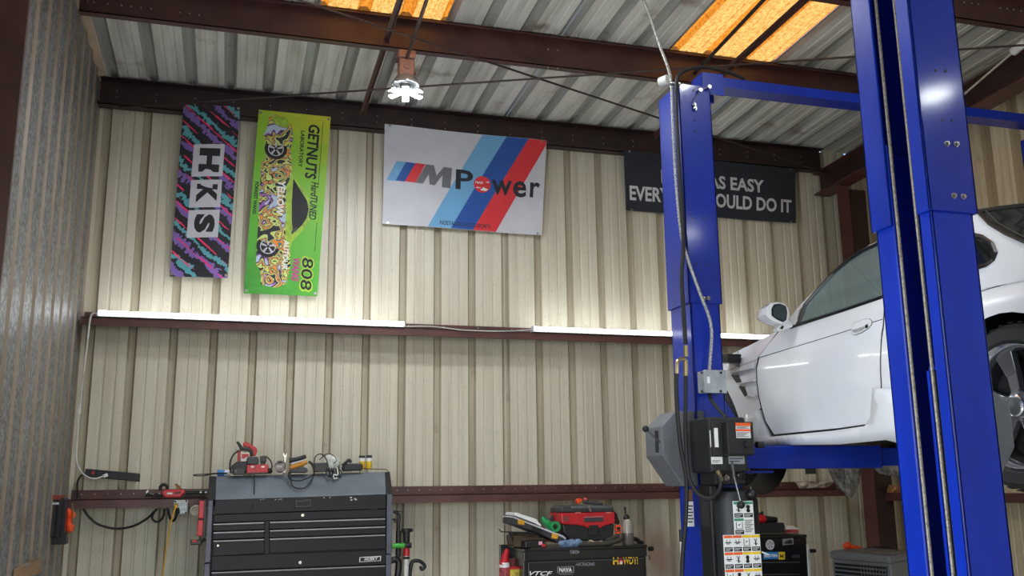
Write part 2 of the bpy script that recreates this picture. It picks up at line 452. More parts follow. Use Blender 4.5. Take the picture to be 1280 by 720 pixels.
# ------------------------------------------------------------------ steel framing
def dots(pts, r, n, mats, parent, name='screw_head', h=0.006, axis=(0, -1, 0)):
    mb = MB(); a = Vector(axis)
    for p in pts: mb.cyl(Vector(p)-a*0.002, Vector(p)+a*h, r, r*0.8, n)
    o = build(name+'s', mb, mats, parent); o['kind'] = 'stuff'; return o
def z_purlin(y, x0, x1, label):
    top = roof_z(y)-0.004; h = 0.227; t = 0.006
    mb = MB().box(x0, x1, y, y+t, top-h, top)
    mb.box(x0, x1, y, y+.065, top-h, top-h+t).box(x0, x1, y+.065-t, y+.065, top-h, top-h+.022)
    mb.box(x0, x1, y-.065, y+t, top-t, top).box(x0, x1, y-.065, y-.065+t, top-.022, top)
    o = build('roof_purlin', mb, M_STEEL, None, loc=(0, y, top-h)); tag(o, label, 'beam', 'roof purlins', 'thing'); return o
PY = 6.36
pur1 = z_purlin(PY, XL+.05, XR, 'brown steel roof purlin that the pink lamp hangs from')
dots([at(px, py, Y=PY) for px, py in ((110,2),(117.5,2.8),(134.6,4.8),(152,6.9),(164,8.5),(176.5,10),(188.8,11.3),(225,16),(236.6,17),(249,19),(685,62),(697,63),(685,84),(697,85.5))], 0.007, 8, M_ZINC, pur1)
PY2 = 4.98
pur2 = z_purlin(PY2, XL+.03, XR, 'brown steel purlin crossing above the nearer blue lift column')
dots([at(px, py, Y=PY2) for px, py in ((1205,3),(1214,4.2),(1223,5.5),(1250,10),(1258.6,11),(1267,12.5),(1276,14))], 0.007, 8, M_ZINC, pur2)
# eave strut along the top of the back wall
mb = MB().box(XL, 5.6, W-.026, W-.018, 4.70, 4.945).box(XL, 5.6, W-.115, W-.018, 4.70, 4.707).box(XL, 5.6, W-.115, W-.109, 4.70, 4.73).box(XL, 5.6, W-.10, W-.018, 4.935, 4.942)
eave = tag(build('eave_beam', mb, M_STEELD, None, loc=(0, W, 4.70)), 'dark brown eave beam along the top of the cream wall, behind the banners', 'beam', None, 'thing')
pts = []
for k in range(22):
    xx = -1.0732+k*PITCH_R+.055
    for z in (4.80, 4.855): pts.append((xx, W-.026, z))
dots(pts, 0.0055, 6, M_ZINC, eave)
def girt(zw, x0, x1, label, m, gaps=()):
    mb = MB()
    mb.box(x0, x1, W-.016, W-.008, zw, zw+.068)           # flange screwed to the wall
    mb.box(x0, x1, W-.2, W-.008, zw-.006, zw)             # web lying flat
    mb.box(x0, x1, W-.2, W-.193, zw-.064, zw)             # hanging flange
    mb.box(x0, x1, W-.193, W-.178, zw-.064, zw-.058)
    o = build('wall_girt', mb, m, None, loc=(0, W, zw)); return tag(o, label, 'beam', None, 'thing')
girt_mid = girt(2.948, XL+.02, 5.5, 'brown steel wall girt halfway up, carrying the light tubes', M_STEELR)
girt_low = girt(1.592, XL+.03, 5.5, 'lower brown steel wall girt behind the tool chests, dotted with screw tips', M_STEELR)
dots([(XL+.1+k*0.0915, W-.016, 1.592+.037) for k in range(70)], 0.0045, 6, M_ZINC, girt_low, 'screw_tip', 0.012)
dots([(XL+.12+k*0.3048, W-.016, 2.948+.05) for k in range(21)], 0.0045, 6, M_ZINC, girt_mid, 'screw_tip', 0.012)
# corner column and rafter of the right-hand frame
colm = thing('corner_column', 'dark red-brown steel corner column between the cream wall and the white car', 'column', (5.65, 7.5, 0), None, 'thing')
build('flange', MB().box(5.50, 5.625, 7.50, 7.515, 0, 4.45), M_STEELR, colm)
build('web', MB().box(5.60, 5.87, 7.575, 7.59, 0, 4.45), M_STEELD, colm)  # plate filling the corner gap, its darker brown standing in for shade
build('splice_plate', MB().box(5.625, 5.66, 7.55, 7.57, 3.7, 4.2), M_STEELD, colm)
def sl(y, z): return z+0.035*(7.82-y)
raf = thing('frame_rafter', 'deep brown steel rafter running from the corner column towards the open bay', 'beam', (5.5, 7.82, 4.45), None, 'thing')
def slab(x0, x1, z0, z1, y0=7.85, y1=-5.5):
    v = [(x0,y0,sl(y0,z0)),(x1,y0,sl(y0,z0)),(x1,y0,sl(y0,z1)),(x0,y0,sl(y0,z1))]
    return MB().prism(v, (0, y1-y0, sl(y1,z0)-sl(y0,z0)))
build('bottom_flange', slab(5.48, 5.66, 4.452, 4.466), M_STEELR, raf)
build('web', slab(5.565, 5.575, 4.466, 4.665), M_STEELD, raf)
build('top_flange', slab(5.48, 5.66, 4.665, 4.677), M_STEEL, raf)
# girt on the right wall
tag(build('wall_girt', MB().box(5.78, 5.80, 4.0, 7.64, 1.48, 1.552).box(5.80, 5.99, 4.0, 7.64, 1.545, 1.552), M_STEELR, None, loc=(5.9, 5, 1.5)), 'short brown girt on the side wall behind the nearer lift column', 'beam', None, 'thing')
# steel post by the left edge of the view
p0 = at(38, 0, X=XL+.03)
tag(build('steel_post', MB().box(XL+.012, XL+.03, p0.y-.6, p0.y, 0, 4.75).box(XL+.012, XL+.16, p0.y-.62, p0.y-.6, 0, 4.75), M_STEEL, None, loc=(XL, p0.y-.3, 0)), 'brown steel upright flat against the grey ribbed wall, nearest the camera', 'column', None, 'thing')
# small angles along the roof slope
def strut(px, py, Z, label, wd=0.03, y0=None, y1=2.5, m=None):
    a = at(px, py, Z=Z)
    a = Vector((a.x, y0 or a.y, Z)); b = Vector((a.x, y1, Z+0.035*(a.y-y1)))
    return tag(build('roof_angle', MB().bar(a, b, wd, 0.005).bar(a+Vector((wd/2,0,-wd/2)), b+Vector((wd/2,0,-wd/2)), 0.005, wd), m or M_STEEL, None, loc=a), label, 'beam', 'thin angles under the roof', 'thing')
strut(452, 142, 4.79, 'thin brown steel angle up under the roof beside the pink lamp', 0.035)
strut(816, 170, 4.79, 'thin brown steel angle under the roof crossing the amber skylight above the far column', 0.035)
def rod(a, b, label, r=0.008, m=None):
    a, b = Vector(a), Vector(b)
    return tag(build('brace_rod', MB().tube([a, a.lerp(b, .5), b], r, 8), m or M_STEELD, None, loc=a, smooth=True), label, 'rod', 'crossed brace rods', 'thing')
ra = at(350, -8, Z=4.70); rb = at(1035, 217, Y=7.75)
rod(ra+(ra-rb)*0.6, rb, 'thin steel brace rod sloping down across the roof to the corner column')
rod(at(150, 134, Y=7.80), at(1300, 55, Z=4.64), 'thin steel brace rod rising from the dark eave beam past the far lift column')
# a light-grey conduit along the rafter
ca, cb = at(1206, 117, X=5.42), at(1270, 62, X=5.42)
con = thing('conduit', 'pale conduit with white coupling running along the rafter', 'pipe', ca)
build('pipe', MB().tube([ca+(ca-cb)*1.5, ca, cb, cb+(cb-ca)*0.6], 0.009, 8), mat('conduit_grey', (196,190,176), 0.4, 0.2), con, True)
build('coupling', MB().cyl(cb-(cb-ca).normalized()*.03, cb+(cb-ca).normalized()*.10, 0.034, n=14), mat('white_plastic', (226,226,222), 0.4), con, True, 0.004)
# ------------------------------------------------------------------ shared surface materials
M_BLUE = mat('lift_blue', (5, 42, 156), 0.36, 0, 0.10, 5, (1, 1, 0.3), 0.05, 90, 0.38, None, 0.22, 0.10)
M_BLUEN = mat('lift_blue_deep', (5, 39, 146), 0.34, 0, 0.10, 5, (1, 1, 0.3), 0.05, 90, 0.38, None, 0.22, 0.10)
M_BLACK = mat('black_paint', (24, 24, 26), 0.38, 0, 0.1, 6)
M_BLKPL = mat('black_plastic', (30, 31, 33), 0.5, 0, 0.1, 8, (1, 1, 1), 0.05, 200)
M_RUBBER = mat('black_rubber', (22, 22, 22), 0.6, 0, 0.1, 8)
M_GREY = mat('grey_plastic', (98, 100, 104), 0.5, 0, 0.08, 6)
M_DGREY = mat('dark_grey', (58, 60, 64), 0.5, 0, 0.08, 6)
M_LGREY = mat('light_grey_metal', (168, 174, 180), 0.4, 0.5, 0.12, 12)
M_STEELC = mat('bright_steel', (176, 176, 172), 0.25, 1.0, 0.08)
M_CABLE = mat('wire_rope', (150, 142, 128), 0.45, 0.5, 0.2, 120, (1, 1, 1), 0.3, 200)
M_WHITE = mat('white_print', (232, 232, 230), 0.5, 0, 0.03)
M_WPL = MATS['white_plastic']
M_RED = mat('tool_red', (196, 30, 40), 0.38, 0, 0.08)
M_YEL = mat('yellow', (238, 196, 30), 0.45, 0, 0.06)
M_ORG = mat('orange', (236, 96, 26), 0.5, 0, 0.06)
M_HOTO = mat('bright_orange', (255, 84, 28), 0.5, 0, 0.06)
M_GREEN = mat('clamp_green', (24, 150, 82), 0.45, 0, 0.06)
M_INK = mat('black_ink', (20, 21, 24), 0.6, 0, 0.02)
M_LED = emit('led_tube_glow', (244, 248, 255), 13.0)
M_LEDP = emit('led_panel_glow', (240, 247, 255), 530.0)
M_LEDQ = emit('weak_led_panel_glow', (240, 247, 255), 265.0)

# ------------------------------------------------------------------ light tubes on the middle girt
def tube_light(pa, pb, label):
    a = at(*pa, Y=7.692); b = at(*pb, Y=7.692); a.z = b.z = 2.949
    t = thing('tube_light', label, 'light', ((a.x+b.x)/2, 7.692, 2.949), 'light tubes on the girt')
    build('housing', MB().box(a.x, b.x, 7.685, 7.722, 2.950, 2.965), M_WPL, t)
    mb = MB(); n = 10
    prof = [(7.692-0.019*math.sin(math.pi*k/n), 2.977+0.019*math.cos(math.pi*k/n)) for k in range(n+1)]
    prof = [(7.715, 2.996)] + prof + [(7.715, 2.958)]
    mb.prism([(a.x+.012, y, z) for y, z in prof], (b.x-a.x-.024, 0, 0))
    build('diffuser', mb, M_LED, t, True)
    for x_, s_ in ((a.x, 1), (b.x, -1)): build('end_cap', MB().box(x_, x_+s_*.012, 7.668, 7.722, 2.954, 2.999), M_WPL, t, False, 0.003)
    return t
tube_light((121, 396), (506, 408), 'long white light tube on the middle girt below the two upright banners')
tube_light((665, 412), (962, 423), 'long white light tube on the middle girt passing behind the blue column')
# white link cord between the tubes and the drop cord down to the power strip
tag(build('link_cord', MB().tube(spline([at(506,408,Y=7.70), at(540,408,Y=7.69), at(580,412.5,Y=7.69), at(630,414,Y=7.69), at(665,412,Y=7.70)], 6), 0.004, 6), M_WPL, None, True, loc=at(585,412,Y=7.69)), 'thin white cord linking the two light tubes along the girt', 'cord')
cordp = [at(122,392,Y=7.69), at(116,392,Y=7.68), at(112.5,400,Y=7.67), at(109,430,Y=7.70), at(104,470,Y=7.74), at(99.5,512,Y=7.78), at(97,540,Y=7.80), at(95.5,565,Y=7.82), at(96,578,Y=7.82), at(101,589,Y=7.82), at(109,596,Y=7.81), at(118,598.5,Y=7.80), at(127,596,Y=7.80), at(131,594.5,Y=7.81)]
dc = thing('drop_cord', 'white cord dropping from the light tube to the black power strip', 'cord', at(99,512,Y=7.78))
build('wire', MB().tube(spline(cordp, 6), 0.0065, 8), M_WPL, dc, True)
build('inline_switch', MB().bar(at(99.8,505,Y=7.78), at(99,518,Y=7.78), .022, .022, (0,1,0)), M_WPL, dc, False, 0.004)
build('plug', MB().bar(at(129,595.5,Y=7.80), at(134.5,593.5,Y=7.815), .026, .022, (0,1,0)), M_WPL, dc, False, 0.005)
# power strip
ps0 = at(107,590,Y=7.85); ps1 = at(175,596,Y=7.85)
ps = thing('power_strip', 'flat black power strip fixed to the wall above the lower girt', 'power strip', (ps0+ps1)/2)
dx_ = (ps1-ps0); hh = 0.030
build('body', MB().obox((ps0+ps1)/2+Vector((0,0,-.006)), dx_, (0,1,0), (0,0,1), dx_.length/2, .025, hh), M_BLKPL, ps, False, 0.005)
for k in range(5):
    c_ = ps0.lerp(ps1, 0.22+0.155*k)
    mb = MB()
    for ox in (-.008, .008): mb.box(c_.x+ox-.002, c_.x+ox+.002, 7.823, 7.826, c_.z-.010, c_.z+.002)
    o = build('socket_slots', mb, M_INK, ps)
build('rocker_switch', MB().box(ps0.x+.045, ps0.x+.065, 7.818, 7.826, ps0.z-.018, ps0.z+.004), M_RED, ps, False, 0.002)
tag(build('strip_cord', MB().tube(spline([at(107,592,Y=7.84), at(101,595,Y=7.84), at(97,602,Y=7.85), at(96.5,612,Y=7.86), at(97,622,Y=7.87)], 6), 0.0065, 8), M_RUBBER, None, True, loc=at(97,605,Y=7.85)), 'short black cord curling from the power strip down behind the girt', 'cord')

# ------------------------------------------------------------------ six-panel lamp in the pink housing
def led_lamp(c, label, glow=None, housing=True):
    """c: the middle of the lamp head"""
    c = Vector(c)
    t = thing('garage_lamp', label, 'lamp', c, 'six-panel lamps')
    pk = mat('pink_cast_housing', (176, 126, 108), 0.5, 0, 0.15, 14)
    if housing:
        top = c.z+0.30
        build('ballast_box', MB().box(c.x-.055, c.x+.055, c.y-.05, c.y+.05, c.z+.09, c.z+.22), pk, t, False, 0.012)
        build('junction_hood', MB().box(c.x-.062, c.x+.062, c.y-.055, c.y+.055, c.z+.225, c.z+.285), pk, t, False, 0.01)
        build('cover_plate', MB().cyl((c.x, c.y-.05, c.z+.165), (c.x, c.y-.056, c.z+.165), 0.026, n=16), pk, t, False)
        build('clamp', MB().box(c.x-.075, c.x-.055, c.y-.02, c.y+.02, c.z+.205, c.z+.225).box(c.x+.055, c.x+.07, c.y-.015, c.y+.015, c.z+.12, c.z+.135), M_STEELD, t)
        build('flared_collar', MB().lathe((c.x, c.y, c.z+.03), (0,0,1), [(.098,0),(.100,.012),(.075,.055),(.052,.066)], 24), mat('dusty_glass', (150,150,150), 0.25, 0.3), t, True)
    build('socket', MB().lathe((c.x, c.y, c.z-.02), (0,0,1), [(.03,0),(.04,.01),(.04,.045),(.022,.06)], 16), M_LGREY, t, True)
    for k in range(6):
        a = 2*math.pi*k/6+0.35
        d = Vector((math.cos(a), math.sin(a), -0.20)).normalized(); s_ = Vector((-math.sin(a), math.cos(a), 0)); up = d.cross(s_)
        if up.z < 0: up = -up
        mid = c+d*0.088+Vector((0,0,-.01))
        p = build('led_panel', MB().obox(mid+up*.006, d, s_, up, .044, .024, .005), M_LGREY, t, False, 0.002)
        build('led_face', MB().obox(mid-up*.001, d, s_, up, .041, .0215, .002), glow or M_LEDP, p)
        build('hinge', MB().bar(c+Vector((0,0,.0)), c+d*.045, .012, .008), M_LGREY, p)
    return t
lc = at(507, 112, Y=6.30)
led_lamp(lc, 'bright six-panel lamp in a pink cast housing hanging under the first purlin')
lamp2 = at(1083, 322, X=3.1)
for p_, lab, clab, gl_ in (((1.2, 4.75, 4.72), 'bright six-panel lamp further out under the roof, in front of the white flag', 'short dark conduit of the lamp in front of the white flag', None),
                      ((3.2, 3.2, 4.72), 'six-panel lamp under the roof above the white car', 'short dark conduit of the lamp above the white car', M_LEDQ),
                      ((5.3, -0.9, 4.72), 'six-panel lamp under the roof beside the tan side wall', 'short dark conduit of the lamp beside the tan side wall', M_LEDQ)):
    led_lamp(p_, lab, gl_)
    tag(build('lamp_conduit', MB().tube([(p_[0], p_[1], 5.008), (p_[0], p_[1], 5.03), (p_[0], p_[1], roof_z(p_[1])-.002)], 0.012, 8), M_STEELD, None, True, loc=(p_[0], p_[1], 5.0)), clab, 'pipe')
la, lb = at(507, 77, Y=6.29), at(538, -14, Z=4.86)
tag(build('lamp_conduit', MB().tube([la+Vector((0,0,-.02)), la, la.lerp(lb, .5), lb, lb+(lb-la)*.45], 0.013, 8), mat('grey_brown_pipe', (92,78,70), 0.45, 0.2), None, True, loc=la), 'grey-brown conduit running from the roof down to the pink lamp housing', 'pipe')
ca_, cb_ = at(868, 92, Z=4.86), at(958, -4, Z=4.93)
tag(build('roof_conduit', MB().tube([ca_+(ca_-cb_)*.4, ca_, cb_, cb_+(cb_-ca_)], 0.014, 8), M_RUBBER, None, True, loc=ca_), 'dark conduit crossing below the larger amber skylight', 'pipe')

# ------------------------------------------------------------------ the far lift (the white car stands on it)
def col_px(px, py): return at(px, py, Y=4.70)
ACX0, ACX1, ACY0, ACY1 = 2.430, 2.612, 4.705, 4.955
AZS, AZT = 2.64, 3.945
lift = thing('car_lift', 'blue two-post car lift holding up the white car, power unit on its column', 'car lift', (2.52, 4.83, 0))
def channel(x0, x1, y0, y1, z0, z1, t, lip0, lip1, sgn):
    """folded C column; sgn +1: opens towards +x"""
    mb = MB(); xb, xo = (x0, x1) if sgn > 0 else (x1, x0)
    mb.box(xb, xb+sgn*t, y0, y1, z0, z1)
    mb.box(x0, x1, y0, y0+t, z0, z1); mb.box(x0, x1, y1-t, y1, z0, z1)
    mb.box(xo, xo-sgn*t, y0, y0+lip0, z0, z1); mb.box(xo, xo-sgn*t, y1-lip1, y1, z0, z1)
    return mb
def two_post(t, x0, x1, y0, y1, zs, zt, sgn, lip0, lip1):
    build('column', channel(x0, x1, y0, y1, 0.02, zs+.3, .012, lip0, lip1, sgn), M_BLUE, t, False, 0.004)
    build('column_extension', channel(x0-.012, x1+.012, y0-.012, y1+.012, zs, zt, .010, lip0+.012, lip1+.012, sgn), M_BLUEN, t, False, 0.003)
    build('base_plate', MB().box(x0-.12, x1+.12, y0-.1, y1+.1, 0.0, 0.02), M_BLUE, t)
two_post(lift, ACX0, ACX1, ACY0, ACY1, AZS, AZT, 1, .06, .09)
two_post(lift, 5.16, 5.345, ACY0, ACY1, AZS, AZT, -1, .06, .09)
# overhead beam: folded channel between the column tops
bz = AZT+.02
b0 = at(897, 105, Y=4.74)
mb = MB().box(2.66, 5.30, 4.745, 4.755, 3.985, 4.04).box(2.66, 5.30, 4.745, 4.86, 3.979, 3.985).box(2.66, 5.30, 4.85, 4.86, 3.985, 4.04)
build('overhead_beam', mb, M_BLUEN, lift)
mb = MB().box(2.60, 2.74, 4.735, 4.745, 3.92, 4.055).box(2.60, 2.74, 4.86, 4.87, 3.92, 4.055).box(2.60, 2.615, 4.74, 4.865, 3.92, 4.055)
build('beam_bracket', mb, M_BLUE, lift)
build('beam_bracket', MB().box(5.17, 5.32, 4.735, 4.745, 3.92, 4.055).box(5.17, 5.32, 4.86, 4.87, 3.92, 4.055), M_BLUE, lift)
# bolts, wire and pulley on the face of the column
def bolt(parent, px, py, Y, r=0.011):
    c = at(px, py, Y=Y)
    o = build('bolt', MB().cyl(c, c+Vector((0,-.008,0)), r, n=6).cyl(c+Vector((0,-.008,0)), c+Vector((0,-.018,0)), r*.5, n=8), M_STEELC, parent)
    return o
FA = 4.690
for px, py in ((868.5,136),(867.5,131.5),(885,373),(879,373.5)): bolt(lift, px, py, FA, 0.013)
for px, py in ((867, 113), (868.5, 150), (869, 164), (866, 273), (880, 273), (870,330), (884,331)):
    c = at(px, py, Y=FA); build('bolt_hole', MB().cyl(c, c+Vector((0,-.002,0)), .006, n=10), M_INK, lift)
build('latch_wire', MB().tube([at(867,130,Y=FA-.01), at(868,124,Y=FA-.01), at(875,113,Y=FA-.012), at(885,109,Y=FA-.015)], 0.0025, 6).tube([at(885,109,Y=FA-.015), at(887,115,Y=4.71), at(889,200,Y=4.73), at(894,262,Y=4.74), at(898,292,Y=4.74)], 0.003, 6), M_CABLE, lift, True)
for px, py in ((875,113),(886,109)):
    c = at(px, py, Y=FA-.012); build('wire_eye', MB().lathe(c, (0,-1,0), [(.012,0),(.012,.012)], 12), M_STEELC, lift, True)
pc = at(840, 104, Y=4.68)
build('pulley_pin', MB().cyl(pc+Vector((-.02,0,0)), pc+Vector((.05,0,0)), .012, n=12), M_STEELC, lift, True)
wc = at(825, 103, Y=4.80)
build('limit_switch_cap', MB().cyl(wc, wc+Vector((.03,-.05,0)), .030, n=18), M_WPL, lift, False, 0.004)
# flexible conduit and hydraulic hoses
cdt = [at(800,-10,Y=4.9), at(810,14,Y=4.85), at(824,55,Y=4.75), at(835,85,Y=4.70), at(839,105,Y=4.685), at(841,160,Y=4.68), at(845,230,Y=4.675), at(851,290,Y=4.67), at(858,318,Y=4.665), at(867,345,Y=4.665), at(877,372,Y=4.665), at(886,395,Y=4.665), at(889.5,415,Y=4.665), at(888.5,440,Y=4.665), at(886.5,464,Y=4.665)]
def wavy(pts, r):
    pts = spline(pts, 22)
    return MB().tube(pts, 0.007, 8), pts
mbc, pp = wavy(cdt, .01)
MR = mat('armoured_conduit', (206, 206, 200), 0.4, 0.3, 0.35, 160)
build('flexible_conduit', mbc, MR, lift, True)
mb = MB()
for i in range(0, len(pp)-1, 2):
    d = (pp[i+1]-pp[i]).normalized(); mb.cyl(pp[i]-d*.003, pp[i]+d*.003, .0092, n=8)
o = build('conduit_rings', mb, MR, lift, True); o['kind'] = 'stuff'
build('hydraulic_hose', MB().tube(spline([at(930,98,Y=4.76), at(910,90,Y=4.74), at(885,84.5,Y=4.72), at(866,85,Y=4.70), at(853,90,Y=4.68), at(846,100,Y=4.67), at(845,130,Y=4.67), at(849,210,Y=4.665), at(854,300,Y=4.66), at(852,345,Y=4.66), at(854,385,Y=4.66), at(857,430,Y=4.66)], 8), 0.012, 8), M_RUBBER, lift, True)
build('hydraulic_hose', MB().tube(spline([at(846,467,Y=4.63), at(845,480,Y=4.63), at(847,520,Y=4.62), at(851,560,Y=4.62), at(858,600,Y=4.62), at(857,650,Y=4.63), at(853,700,Y=4.64), at(852,760,Y=4.65)], 8), 0.012, 8), M_RUBBER, lift, True)
build('hydraulic_hose', MB().tube(spline([at(857,470,Y=4.65), at(857,500,Y=4.64), at(857,545,Y=4.62), at(860,590,Y=4.60), at(867,610,Y=4.58), at(878,621,Y=4.55), at(890,622,Y=4.52), at(898,614,Y=4.48), at(901,603,Y=4.46), at(898,592,Y=4.46)], 8), 0.0115, 8), M_RUBBER, lift, True)
MBR = mat('brass_fitting', (176, 158, 120), 0.3, 0.9, 0.1)
mb = MB().cyl(at(857,432,Y=4.655), at(857.5,446,Y=4.655), .014, n=8).cyl(at(857,450,Y=4.655), at(857,470,Y=4.655), .014, n=8).tube(spline([at(857,449,Y=4.65), at(850,449,Y=4.64), at(846.5,453,Y=4.63), at(846,467,Y=4.63)], 5), .011, 8)
mb.cyl(at(902,601,Y=4.46), at(897,588,Y=4.46), .013, n=8)
build('hose_fittings', mb, MBR, lift, True)
# junction box
j0, j1 = at(875, 464, Y=4.66), at(903, 492, Y=4.66)
jb = build('junction_box', MB().box(j0.x, j1.x, 4.62, 4.70, j1.z, j0.z), M_LGREY, lift, False, 0.006)
build('lid', MB().box(j0.x-.003, j1.x+.003, 4.612, 4.62, j1.z-.003, j0.z+.003), M_LGREY, jb, False, 0.003)
for px, py in ((877,466),(901,466),(877,489),(901,489)):
    c = at(px, py, Y=4.61); build('lid_screw', MB().cyl(c, c+Vector((0,-.004,0)), .007, n=8), M_INK, jb)
build('label', MB().box(j0.x+.015, j0.x+.03, 4.609, 4.612, j0.z-.07, j0.z-.035), M_WHITE, jb)
build('power_cable', MB().tube(spline([at(887,492,Y=4.65), at(889,500,Y=4.62), at(900,514,Y=4.55), at(908,522,Y=4.50)], 6), .010, 8), M_RUBBER, lift, True)
# grey lock cover with its lever
def lock_cover(parent, xb, xo, y0, y1, zt, zt2, zb2, zb):
    prof = [(xb, zt), (xb+(xo-xb)*.55, zt), (xo, zt2), (xo, zb2), (xb+(xo-xb)*.45, zb), (xb, zb)]
    return build('lock_cover', MB().prism([(x_, y0, z_) for x_, z_ in prof], (0, y1-y0, 0)), M_GREY, parent, False, 0.006)
xo = at(827, 550, Y=4.72).x
zt, zt2, zb2, zb = at(842,514,Y=4.72).z, at(827,533,Y=4.72).z, at(827,570,Y=4.72).z, at(846,608,Y=4.72).z
lk = lock_cover(lift, ACX0, xo, 4.715, 4.93, zt, zt2, zb2, zb)
lk2 = build('cover_flange', MB().box(ACX0-.002, ACX0+.03, 4.672, 4.69, zb+.01, zt), M_DGREY, lift, False, 0.002)
s0 = at(833, 553, Y=4.71)
build('lever_slot', MB().box(xo-.001, xo+.002, 4.76, 4.80, zb2+.02, zt2-.02), M_INK, lk)
lv0 = Vector((xo-.0, 4.74, at(830,553,Y=4.74).z)); lv1 = at(807, 536, Y=4.70)
build('release_lever', MB().tube([lv0, lv1], .006, 8), M_STEELC, lk, True)
build('lever_ball', MB().sphere(lv1, .018, 12), M_INK, lk, True)
# carriage and the swing arm under the sill
c0 = at(946, 557, Y=4.62); c1 = at(946, 586, Y=4.62)
build('carriage', MB().box(2.615, 2.70, 4.73, 4.93, 1.05, c0.z+.03).prism([(2.62, 4.725, c0.z+.03), (2.78, 4.725, c0.z-.0), (2.62, 4.725, c0.z+.26)], (0, .02, 0)), M_BLUE, lift, False, 0.004)
build('lift_arm', MB().box(2.60, 3.52, 4.61, 4.73, c1.z, c0.z), M_BLUE, lift, False, 0.004)
build('arm_extension', MB().box(3.40, 4.02, 4.625, 4.715, c1.z+.012, c0.z-.012), M_BLUEN, lift, False, 0.003)
build('arm_pad', MB().cyl((3.90, 4.67, c0.z-.012), (3.90, 4.67, c0.z+.05), .055, n=20).cyl((3.90, 4.67, c0.z+.05), (3.90, 4.67, c0.z+.075), .06, n=20), M_RUBBER, lift, False, 0.004)
build('arm_pin', MB().cyl((2.70, 4.67, c1.z-.03), (2.70, 4.67, c0.z+.045), .032, n=16), M_BLACK, lift, False, 0.004)
b = at(1013,588,Y=4.66); build('arm_stop', MB().box(b.x-.02, b.x+.02, 4.64, 4.68, c1.z-.03, c1.z), M_BLACK, lift)
build('arm_lip', MB().box(2.60, 2.82, 4.60, 4.73, c1.z-.022, c1.z-.012), M_BLUEN, lift)
# stickers on the lower column
for (x0_, y0_, x1_, y1_, mm) in ((858, 612, 866, 626, mat('brown_sticker', (120,84,54), 0.5)), (858, 627, 868, 658, M_WHITE)):
    a_, b_ = at(x0_, y0_, Y=4.70), at(x1_, y1_, Y=4.70)
    st = build('sticker', MB().box(a_.x, b_.x, 4.700, 4.703, b_.z, a_.z), mm, lift)
    if mm is M_WHITE:
        mb = MB()
        for k in range(6):
            z_ = a_.z-.02-(a_.z-b_.z-.03)*k/6; mb.box(a_.x+.004, b_.x-.004-.006*(k % 2), 4.698, 4.7, z_-.006, z_)
        o = build('print', mb, M_INK, st); o['kind'] = 'stuff'

# power unit hanging on the column
def pxbox(mb, x0, y0, x1, y1, ya, yb):
    a_, b_ = at(x0, y0, Y=ya), at(x1, y1, Y=ya); return mb.box(a_.x, b_.x, ya, yb, b_.z, a_.z)
pu = build('power_unit', pxbox(MB(), 885, 521, 936, 590, 4.46, 4.68), M_BLKPL, lift, False, 0.012)
build('mount_bracket', pxbox(MB(), 879, 528, 887, 568, 4.60, 4.69), M_BLUEN, lift, False, 0.003)
for px, py in ((882,545),(883,566)): bolt(pu, px, py, 4.59, .010)
build('switch_box', pxbox(MB(), 908, 527, 944, 569, 4.385, 4.46), M_BLACK, pu, False, 0.006)
build('side_plate', pxbox(MB(), 890, 527, 909, 570, 4.435, 4.46), M_BLKPL, pu, False, 0.004)
def decal(parent, x0, y0, x1, y1, Y, m, name='label'):
    return build(name, pxbox(MB(), x0, y0, x1, y1, Y-.002, Y), m, parent)
decal(pu, 919.5, 528.5, 938.5, 547.5, 4.384, M_WHITE)
decal(pu, 919.5, 528.5, 938.5, 532.5, 4.381, M_ORG); decal(pu, 919.5, 536.5, 938.5, 539, 4.381, M_HOTO)
mb = MB()
for k in range(3): pxbox(mb, 921, 533.2+k*1.0, 936-(k % 2)*3, 533.7+k*1.0, 4.379, 4.381)
for k in range(4): pxbox(mb, 921, 540.5+k*1.6, 937-(k % 3)*3, 541.2+k*1.6, 4.379, 4.381)
o = build('print', mb, M_DGREY, pu); o['kind'] = 'stuff'
kb = at(934.5, 555.5, Y=4.385); build('push_button', MB().cyl(kb, kb+Vector((0,-.012,0)), .019, n=18), M_RUBBER, pu, False, 0.003)
kb = at(946, 556, Y=4.42); build('cable_gland', MB().cyl(kb, kb+Vector((.035,0,0)), .018, n=12), M_RUBBER, pu)
decal(pu, 892.5, 535, 898.5, 559, 4.433, M_WHITE); decal(pu, 887, 538, 891, 559, 4.458, M_WHITE)
decal(pu, 889, 571, 903.5, 580, 4.458, M_WHITE); decal(pu, 910.5, 570, 931, 580, 4.458, M_LGREY)
mb = MB(); pxbox(mb, 890, 575.5, 900, 576.3, 4.455, 4.456); pxbox(mb, 890, 577.5, 898, 578.2, 4.455, 4.456); pxbox(mb, 912, 573, 929, 574, 4.455, 4.456); pxbox(mb, 912, 576, 925, 577, 4.455, 4.456)
o = build('print', mb, M_DGREY, pu); o['kind'] = 'stuff'
build('valve_block', pxbox(MB(), 893, 588, 932, 606, 4.50, 4.66), M_BLACK, pu, False, 0.008)
for px, py, r_ in ((907,597,.020),(925.5,594,.022)):
    c = at(px, py, Y=4.50); build('valve_plug', MB().lathe(c, (0,-1,0), [(r_,0),(r_,.012),(r_*.8,.016),(r_*.6,.016),(r_*.55,.008)], 16), M_STEELC if px < 920 else M_BLACK, pu, True)
build('relief_lever', MB().tube(spline([at(915,577,Y=4.44), at(916.5,590,Y=4.42), at(918,598,Y=4.41), at(926,629,Y=4.39)], 5), .0055, 8), M_STEELC, pu, True)
build('lever_ball', MB().sphere(at(926.3,631,Y=4.39), .020, 12), M_INK, pu, True)
rt = at(916, 612, Y=4.58)
